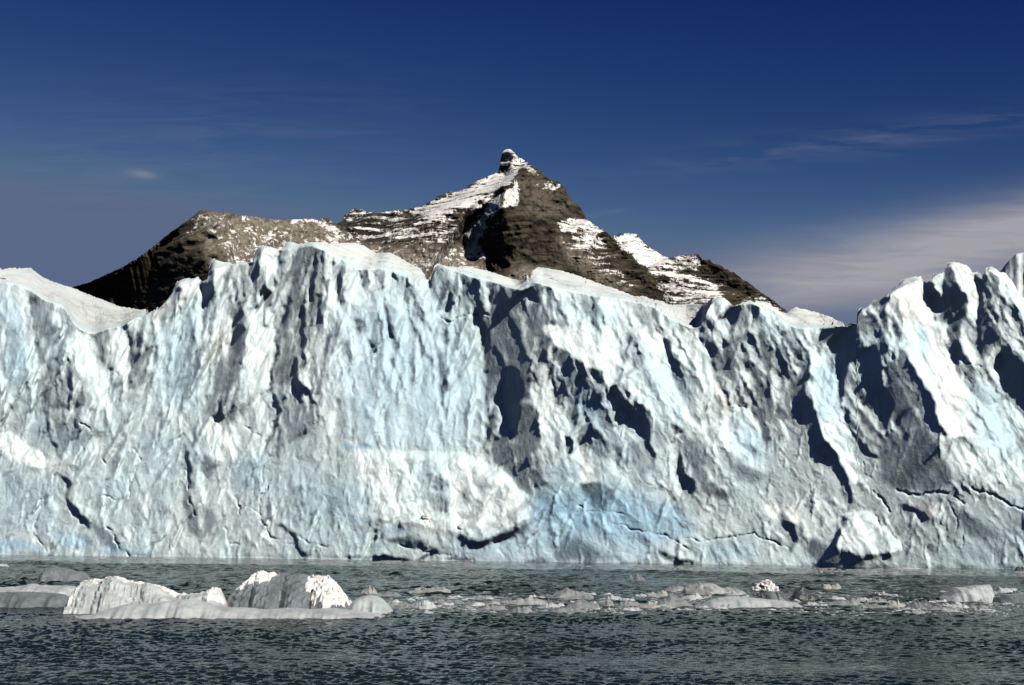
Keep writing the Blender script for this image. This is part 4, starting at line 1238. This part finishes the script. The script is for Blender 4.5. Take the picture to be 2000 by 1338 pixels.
MWET = floe_material('wet_floe_ice', (0.135, 0.145, 0.143), (0.25, 0.262, 0.258), 0.30)
MPALE = floe_material('pale_floe_ice', (0.27, 0.30, 0.30), (0.42, 0.44, 0.435), 0.28)
MGREY = floe_material('grey_floe_ice', (0.085, 0.100, 0.106), (0.165, 0.185, 0.192), 0.30)
MDARK = floe_material('dark_floe_ice', (0.03, 0.035, 0.037), (0.075, 0.082, 0.085), 0.22)
MCRUST = floe_material('snow_crust', (0.52, 0.515, 0.49), (0.74, 0.73, 0.70), 0.75, 0.4, 0.0, 0.0)
MTAN = floe_material('tan_floe_ice', (0.185, 0.190, 0.178), (0.33, 0.335, 0.315), 0.4)

import bmesh
_ico = {}


def ico(sub):
    if sub not in _ico:
        bm = bmesh.new()
        bmesh.ops.create_icosphere(bm, subdivisions=sub, radius=1.0)
        bm.verts.ensure_lookup_table()
        v_ = np.array([v.co[:] for v in bm.verts])
        f_ = np.array([[v.index for v in f.verts] for f in bm.faces])
        bm.free()
        _ico[sub] = (v_, f_)
    return _ico[sub]


def n3(p, f, seed, octs=3):
    x, y, z = p[:, 0] * f, p[:, 1] * f, p[:, 2] * f
    return (fbm(x + 11, y + z * 0.37, seed, octs) + fbm(y + 5, z + x * 0.29, seed + 7, octs) + fbm(z + 3, x + y * 0.41, seed + 13, octs)) / 2.0


def lump_mesh(name, w, h, d, seed, skew=0.0, crumb=0.06, planes=7, sub=4, sink=0.35, lumpy=0.22):
    """one chunk of ice, w x d x h metres, waterline at z = 0"""
    v_, f_ = ico(sub)
    r_ = np.random.RandomState(seed)
    p = v_ * (1 + lumpy * n3(v_, 1.3, seed, 3)[:, None])
    for k in range(planes):
        nrm = r_.normal(0, 1, 3)
        nrm[2] = abs(nrm[2]) * 0.9
        nrm /= np.linalg.norm(nrm)
        t = np.maximum(p @ nrm - r_.uniform(0.58, 0.9), 0)
        p = p - nrm * (t * 0.92)[:, None]
    p = p + v_ * (crumb * n3(v_, 5.0, seed + 3, 4))[:, None]
    p[:, 2] *= np.clip(1 + skew * p[:, 0], 0.15, 3)
    zmax = p[:, 2].max()
    xm = np.abs(p[:, 0]).max()
    ym = np.abs(p[:, 1]).max()
    z = p[:, 2] / zmax
    z = np.where(z > 0, np.maximum(z, 0) ** 0.85 * h, z * max(0.15, h * sink))
    q = np.stack([p[:, 0] / xm * w / 2, p[:, 1] / ym * d / 2, z], -1)
    return raw_mesh(name, q, f_)


def lump(name, px, py, w, h, mat, seed, label=None, cat='ice floe', group='ice floes drifting before the glacier', deep=0.75, parent=None, lift=0.0, Y=None, **kw):
    Yf = water_y(py) if Y is None else Y
    s = Yf / F
    W_, H_ = w * s, max(0.06, h * s)
    Dp = max(0.4, min(W_ * deep, 7.0))
    me = lump_mesh(name, W_, H_, Dp, seed, **kw)
    Yc = Yf + Dp * 0.5
    x = rays(px, py)[0] * Yc
    o = link(name, me, mat, parent, (float(x), float(Yc), lift))
    if label:
        tag(o, label, cat, group)
    return o


def ridge_mesh(name, silp, wl, depth, seed, p=1.7, rough_=0.10, step=2.0, off_y=0.0, ribs=0.0, rows=44):
    """a long floe: traced crest, front slope down to the waterline, back slope"""
    x0, x1 = silp[0], silp[-2]
    cols = np.arange(x0, x1 + step, step)
    Yf = water_y(wl)
    s = Yf / F
    sl = interp(silp)(cols) + 2.2 * min(1.0, rough_ / 0.09) ** 1.5 * fbm(cols / 9, cols * 0, seed, 3)
    Ym = Yf + off_y + depth / 2
    if rough_ < 0.04:
        sl = gblur(sl[None, :], 9.0 / step)[0]
    zt = np.maximum(CAM_H + rays(cols, sl)[1] * Ym, 0.02)
    endf = np.clip(np.minimum(cols - x0, x1 - cols) / 22.0, 0.0, 1) ** 0.6
    dep = depth * (0.25 + 0.75 * endf) * (1 + 0.22 * fbm(cols / 30, cols * 0 + 3, seed + 2, 3))
    tf = np.linspace(-0.12, 1, rows)
    tb = np.linspace(1, 2.1, rows // 2)[1:]
    t = np.concatenate([tf, tb])[:, None]
    front = np.sign(t) * (1 - np.abs(1 - np.clip(t, 0, 1)) ** p)
    zz = np.where(t <= 1, np.where(t < 0, t * 3.0, front * zt), zt * (1 - np.clip(t - 1, 0, 2) ** 1.6) - np.maximum(t - 2, 0) * 4)
    Yv = Ym + (t - 1) * dep / 2
    Xc = np.broadcast_to(cols, Yv.shape)
    hc = zz / s + (Yv - Ym + dep / 2) / s * 0.22
    nz = 0.7 * fbm(Xc / 40, hc / 26, seed + 5, 4) - 1.5 * (chips(Xc / 46 + hc / 60, hc / 26 + seed, 3) - 0.4) - 0.5 * (chips(Xc / 17, hc / 11 + seed, 4) - 0.4)
    amt = np.clip(t * 5, 0, 1) * np.clip(zt / 0.5, 0, 1)
    zz = zz + rough_ * np.minimum(zt, 2.0) * nz * amt * np.where(t > 0.9, np.clip((1.15 - t) * 4, 0.25, 1), 1)
    Yv = Yv - rough_ * 1.5 * nz * amt
    if ribs:
        zz = zz + ribs * amt * np.sin((Xc - 90 * t) / 3.2 + 2 * perlin(Xc / 20, t * 2, seed + 8)) * (t < 1)
    rx = rays(cols, wl)[0]
    V = np.stack([rx * Ym + 0 * Yv, Yv, zz], -1)
    global _surf
    _surf = (V.copy(), cols, t[:, 0])
    ox, oy = V[:, :, 0].mean(), Ym
    V[:, :, 0] -= ox
    V[:, :, 1] -= oy
    return grid_mesh(name, V), (float(ox), float(oy), 0.0)


def ridge(name, silp, wl, depth, mat, seed, label=None, cat='ice floe', group='ice floes drifting before the glacier', parent=None, **kw):
    me, loc = ridge_mesh(name, silp, wl, depth, seed, **kw)
    if parent is not None:
        loc = tuple(a - b for a, b in zip(loc, parent.location))
    o = link(name, me, mat, parent, loc)
    if label:
        tag(o, label, cat, group)
    return o


# the big jagged floe at the left
Yb = water_y(1197)
berg = tag(link('iceberg', None, None, loc=(float(rays(450, 1197)[0] * Yb), float(Yb + 5), 0)),
           'largest floating ice, a long grey mass with two white crumbly crests at the left', 'iceberg')
ridge('ice_block', [132, 1204, 137, 1190, 143, 1166, 152, 1150, 163, 1134, 175, 1129, 190, 1131, 210, 1127, 250, 1132, 290, 1140, 320, 1147, 345, 1158, 370, 1160, 400, 1156,
                    418, 1148, 428, 1150, 436, 1168, 446, 1190], 1199, 8, MPALE, 301, parent=berg, p=2.2, rough_=0.16, step=1.0, rows=110)
block_s = _surf
ridge('tilted_slab', [428, 1196, 440, 1174, 462, 1150, 478, 1138, 492, 1124, 505, 1117, 535, 1120, 560, 1121, 590, 1123, 612, 1122, 632, 1124, 648, 1132, 662, 1146, 674, 1162, 684, 1176, 700, 1196],
      1194, 10, MGREY, 311, parent=berg, p=1.5, rough_=0.07, ribs=0.10, step=1.0, rows=110)
slab_s = _surf
ridge('ice_ledge', [150, 1210, 180, 1200, 215, 1187, 250, 1179, 300, 1178, 340, 1172, 372, 1170, 405, 1176, 440, 1187, 480, 1186, 520, 1191, 560, 1186, 610, 1190, 650, 1187, 700, 1193, 730, 1197, 752, 1204],
      1208, 5, MPALE, 321, parent=berg, p=1.6, rough_=0.022)
ridge('rounded_lobe', [672, 1200, 684, 1176, 700, 1166, 716, 1162, 738, 1163, 752, 1170, 762, 1186, 768, 1200], 1199, 5, MPALE, 331, parent=berg, p=2.3, rough_=0.025)


def crust(surf, c0, c1, t0, t1, seed, parent, thick=0.30):
    """crumbly snow lying on a block: follows the block's own surface"""
    V, cols, t = surf
    u_ = (cols - c0) / (c1 - c0) * 2 - 1
    w_ = (t - t0) / (t1 - t0) * 2 - 1
    U_, W_ = np.meshgrid(u_, w_)
    Cx = np.broadcast_to(cols, U_.shape)
    Tt = np.broadcast_to(t[:, None], U_.shape)
    m = 1 - np.sqrt(U_ ** 2 + W_ ** 2) + 0.35 * fbm(Cx / 13, Tt * 4, seed, 3)
    hgt = np.clip(m * 2.2, -0.5, 1)
    lum = 0.5 + 0.55 * fbm(Cx / 7, Tt * 9, seed + 3, 3) - 1.1 * chips(Cx / 9, Tt * 8, seed) + 0.35 * fbm(Cx / 3, Tt * 22, seed + 5, 2)
    off_ = np.where(hgt > 0, 0.04 + thick * hgt * np.clip(lum, 0.05, 1.6), -0.25)
    P = V + off_[..., None] * np.array([0.12, -0.62, 0.78])
    j = np.where((np.abs(w_) < 1.35))[0]
    i = np.where((np.abs(u_) < 1.35))[0]
    P = P[j[0]:j[-1] + 1, i[0]:i[-1] + 1] - np.array(parent.location[:])
    return link('snow_crust', grid_mesh('snow_crust', P), MCRUST, parent)


crust(slab_s, 462, 540, 0.60, 1.25, 341, berg, 0.34)
crust(slab_s, 604, 688, 0.10, 1.2, 351, berg, 0.46)
crust(block_s, 150, 430, 0.78, 1.35, 381, berg, 0.10)
crust(block_s, 134, 166, 0.1, 1.15, 361, berg, 0.25)
crust(block_s, 408, 442, 0.3, 1.2, 371, berg, 0.22)

ridge('ice_floe', [74, 1137, 80, 1122, 88, 1110, 100, 1108, 130, 1110, 150, 1115, 164, 1118, 172, 1126, 176, 1137], 1137, 6, MGREY, 401,
      'grey blocky floe with white ends, hindmost at the far left behind the largest ice', p=2.6)
ridge('ice_floe', [-120, 1170, -60, 1145, 0, 1147, 30, 1146, 62, 1140, 80, 1143, 110, 1143, 135, 1144, 148, 1147, 154, 1160], 1168, 8, MPALE, 411,
      'low white sheet of ice at the left edge, behind a smooth grey one', p=2.0, rough_=0.06)
ridge('ice_floe', [-120, 1190, -60, 1160, 0, 1156, 40, 1155, 90, 1157, 125, 1160, 140, 1166, 150, 1186], 1187, 6, MGREY, 421,
      'smooth grey slab of ice cut by the left edge, foremost there', p=2.4, rough_=0.025)
ridge('ice_floe', [1362, 1190, 1372, 1181, 1388, 1172, 1405, 1167, 1440, 1165, 1470, 1167, 1500, 1170, 1530, 1173, 1556, 1177, 1568, 1188], 1187, 5, MPALE, 431,
      'long pale wedge of ice lying foremost in the drift right of the middle', p=2.2, rough_=0.05)
ridge('ice_floe', [1332, 1162, 1338, 1146, 1352, 1141, 1368, 1138, 1384, 1138, 1398, 1143, 1420, 1147, 1440, 1150, 1455, 1156, 1460, 1163], 1162, 5, MTAN, 441,
      'long brownish floe with a ragged end, just left of the white crumbly lump', rough_=0.18)
ridge('ice_floe', [1826, 1180, 1836, 1168, 1850, 1160, 1866, 1148, 1890, 1145, 1915, 1144, 1932, 1143, 1937, 1150, 1938, 1178], 1177, 6, MPALE, 451,
      'large pale wedge rising to a steep right end, biggest floe at the right', p=2.8, rough_=0.08)
ridge('ice_floe', [1936, 1180, 1944, 1166, 1960, 1160, 1985, 1160, 2010, 1159, 2060, 1160, 2110, 1168, 2120, 1182], 1179, 5, MGREY, 461,
      'flat topped grey floe cut by the right edge of the view', p=2.6, rough_=0.06)
ridge('ice_floe', [788, 1162, 800, 1153, 830, 1150, 850, 1147, 868, 1147, 878, 1152, 884, 1160], 1161, 4, MTAN, 471,
      'thin tan floe with a raised right end, behind the right tip of the largest ice', rough_=0.08)
ridge('ice_floe', [1278, 1186, 1286, 1176, 1300, 1168, 1308, 1158, 1316, 1163, 1335, 1172, 1352, 1180, 1360, 1186], 1185, 4, MWET, 481,
      'peaked wet floe whose ridge slopes down rightward to the long pale wedge', rough_=0.12)
ridge('ice_floe', [1100, 1189, 1112, 1180, 1128, 1172, 1140, 1170, 1150, 1176, 1168, 1181, 1176, 1188], 1188, 3.5, MWET, 491,
      'humped wet floe in front of a low mound, in the left half of the drift', rough_=0.12)

def shard(name, px, py, w, h, mat, seed, label, cat='ice floe', group='ice floes drifting before the glacier', skew=0.0):
    """a flat broken piece: two or three sloping steps with a steep side"""
    r_ = np.random.RandomState(seed)
    n_ = 5 + int(w > 30) * 3
    xs = np.sort(np.concatenate([[0, 1], r_.uniform(0.08, 0.92, n_)]))
    pk = r_.uniform(0.25, 0.75)
    hs = np.clip(1 - np.abs(xs - pk) / np.where(xs < pk, pk, 1 - pk), 0, 1) ** r_.uniform(0.2, 0.6) * r_.uniform(0.55, 1.0, len(xs))
    hs = hs / hs.max() * (1 + skew * (xs - 0.5) * 1.5)
    hs[0] = hs[-1] = 0
    dep = max(0.5, w * water_y(py) / F * r_.uniform(0.5, 0.9))
    lift_ = dep * 0.5 * F / water_y(py) * CAM_H / water_y(py)
    pts = []
    for a_, b_ in zip(xs, hs):
        pts += [px - w / 2 + a_ * w, py + 1 - (lift_ * 0.8 if 0 < a_ < 1 else lift_) - b_ * max(2.6, 1.1 * h - lift_)]
    return ridge(name, pts, py, dep, mat, seed, label, cat, group, p=r_.uniform(1.3, 2.6), rough_=0.14, step=max(0.7, w / 46))


LUMPS = [  # px, waterline, width, height, material, skew, label
(722, 1165, 30, 22, MTAN, 0, 'tan chunk with a dark left side, tucked behind the right end of the largest ice'),
(752, 1167, 60, 12, MWET, .3, 'flat brown floe between the largest ice and a thin tan floe'),
(836, 1190, 30, 18, MPALE, 0, 'small pale knob near the right tip of the largest ice'),
(800, 1188, 46, 12, MWET, 0, 'low dark wet floe left of the small pale knob'),
(886, 1180, 60, 10, MWET, 0, 'flat wet floe drifting alone behind the small pale knob'),
(928, 1172, 44, 9, MWET, .2, 'thin dark floe, hindmost of a loose row before the middle of the wall'),
(1030, 1181, 66, 15, MTAN, 0, 'rounded tan floe, left of a wider dark hump and behind a small front piece'),
(1018, 1198, 46, 14, MWET, 0, 'brown wet lump, foremost piece in the middle of the drift'),
(1072, 1187, 34, 11, MPALE, .3, 'small pale wedge between the rounded tan floe and the humped wet floe'),
(1110, 1198, 56, 13, MWET, 0, 'low brown floe right in front of the humped wet floe'),
(1118, 1170, 78, 22, MWET, 0, 'dark low mound, hindmost in the left half of the drift'),
(1188, 1185, 24, 15, MWET, 0, 'small round lump just right of the humped wet floe'),
(1242, 1135, 30, 15, MGREY, 0, 'tiny lone piece drifting far behind the others near the middle'),
(1230, 1184, 40, 13, MWET, 0, 'brown wet floe at the left of a small yellowish one'),
(1266, 1188, 44, 12, MTAN, 0, 'small yellowish white floe at the front of the drift'),
(1284, 1167, 34, 15, MTAN, 0, 'little spiky piece beside the long brownish floe'),
(1316, 1155, 34, 13, MWET, .4, 'small brown floe behind the spiky piece'),
(1352, 1171, 40, 12, MPALE, 0, 'pale flat fragment in front of the long brownish floe'),
(1510, 1176, 44, 22, MGREY, 0, 'rounded grey lump in front of the white crumbly one'),
(1572, 1173, 56, 27, MDARK, 0, 'dark grey pyramid of ice, the darkest piece in the drift'),
(1624, 1153, 34, 13, MTAN, 0, 'small yellowish white chunk, hindmost to the right of the dark pyramid'),
(1650, 1183, 60, 17, MWET, 0, 'brown low floe to the right of the long pale wedge'),
(1712, 1178, 36, 12, MWET, 0, 'small wet floe midway between the dark pyramid and the big right wedge'),
(1694, 1188, 50, 10, MWET, 0, 'thin wet floe lying foremost to the right of the brown low floe'),
(1752, 1186, 32, 18, MTAN, 0, 'small knobbly tan lump, left of a rounded grey brown one'),
(1796, 1188, 48, 17, MGREY, 0, 'rounded grey brown lump left of the big right wedge'),
(1870, 1187, 18, 12, MPALE, 0, 'tiny pale block in front of the big right wedge'),
(1962, 1162, 44, 16, MPALE, .3, 'pale hump standing behind the flat topped floe at the right edge'),
(1990, 1166, 30, 14, MGREY, 0, 'grey bump at the right edge, behind the flat topped floe'),
(1776, 1111.5, 46, 6, MPALE, 0, 'flat white piece lying close under the foot of the ice wall at the right'),
(1996, 1116, 26, 11, MDARK, 0, 'dark lump close to the wall at the right edge'),
(2, 1107, 26, 6, MPALE, 0, 'white scrap near the wall at the left edge'),
(1840, 1192, 60, 8, MWET, 0, 'thin dark film of ice low in front of the big right wedge'),
(960, 1192, 50, 12, MWET, .2, 'low wet floe left of the foremost brown lump'),
]
for i, (px, py, w, h, mt_, sk, lab) in enumerate(LUMPS):
    shard('ice_floe', px, py, w * 1.3, h, mt_, 500 + i * 3, lab, skew=sk)

o = lump('ice_floe', 1497, 1156, 60, 23, MCRUST, 607, 'bright white crumbly lump, the whitest piece right of the middle', crumb=0.24, planes=4, sub=5)

# small bits that look alike
rng = np.random.RandomState(5)
small = []
for i in range(260):
    px = rng.uniform(700, 1990)
    py = rng.normal(1178, 11)
    if not 1142 < py < 1200:
        continue
    w = rng.uniform(9, 30)
    shard('ice_chunk', px, py, w * 1.3, w * rng.uniform(0.16, 0.36), [MPALE, MPALE, MTAN, MGREY, MPALE][rng.randint(5)], 700 + i,
          'little bit of broken ice low in the water among the larger floes', 'ice chunk', 'small broken ice')

# thin slush between the floes
sv, sf = [], []
nv = 0
for i in range(1500):
    px = rng.uniform(-100, 2100)
    if i < 1000:
        px = rng.uniform(660, 2050)
        py = rng.normal(1180, 11)
    else:
        py = BASE(px) + abs(rng.normal(0, 5)) + 4
    Yw = water_y(py)
    s = Yw / F
    n_ = 7
    an = np.linspace(0, 2 * np.pi, n_, endpoint=False) + rng.rand()
    ra = rng.uniform(0.5, 1.1, n_) * rng.uniform(2, 7) * s * (1.6 if i >= 1000 else 1)
    hgt = rng.uniform(0.03, 0.10)
    cx = rays(px, py)[0] * Yw
    ring = np.stack([cx + np.cos(an) * ra * 1.4, Yw + np.sin(an) * ra * 1.4, np.full(n_, -0.05)], -1)
    ring2 = np.stack([cx + np.cos(an) * ra, Yw + np.sin(an) * ra, hgt * rng.uniform(0.5, 1.2, n_)], -1)
    ctr = np.array([[cx, Yw, hgt * 1.3]])
    sv += [ring, ring2, ctr]
    for k in range(n_):
        k2 = (k + 1) % n_
        sf += [(nv + k, nv + k2, nv + n_ + k2), (nv + k, nv + n_ + k2, nv + n_ + k), (nv + n_ + k, nv + n_ + k2, nv + 2 * n_)]
    nv += 2 * n_ + 1
me = raw_mesh('slush', np.concatenate(sv), np.array(sf))
tag(link('slush', me, MWET), 'scattered slush and crumbs of ice afloat between the floes and along the wall', 'slush', kind='stuff')

# crumbled blocks caught on the foot of the slipped slab
for i, (px, py, w, h) in enumerate([(729, 1032, 15, 24), (833, 1016, 20, 16), (843, 1022, 11, 8), (901, 1037, 12, 16)]):
    d_ = GM.sample(dpx, np.array([float(px)]), np.array([float(py)]))[0]
    Yw = wall_depth(px, py)
    Yw = float(Yw - d_ * Yw / F)
    s = Yw / F
    me = lump_mesh('ice_boulder', w * s * 1.15, h * s * 0.42, w * s * 0.8, 900 + i, crumb=0.16, planes=12, sub=3, sink=1.2, lumpy=0.45)
    z = CAM_H + rays(px, py - h * 0.45)[1] * (Yw - 0.4)
    link('ice_boulder', me, MCRUST, glacier, (float(rays(px, py)[0] * Yw), Yw + 0.5, float(z)))
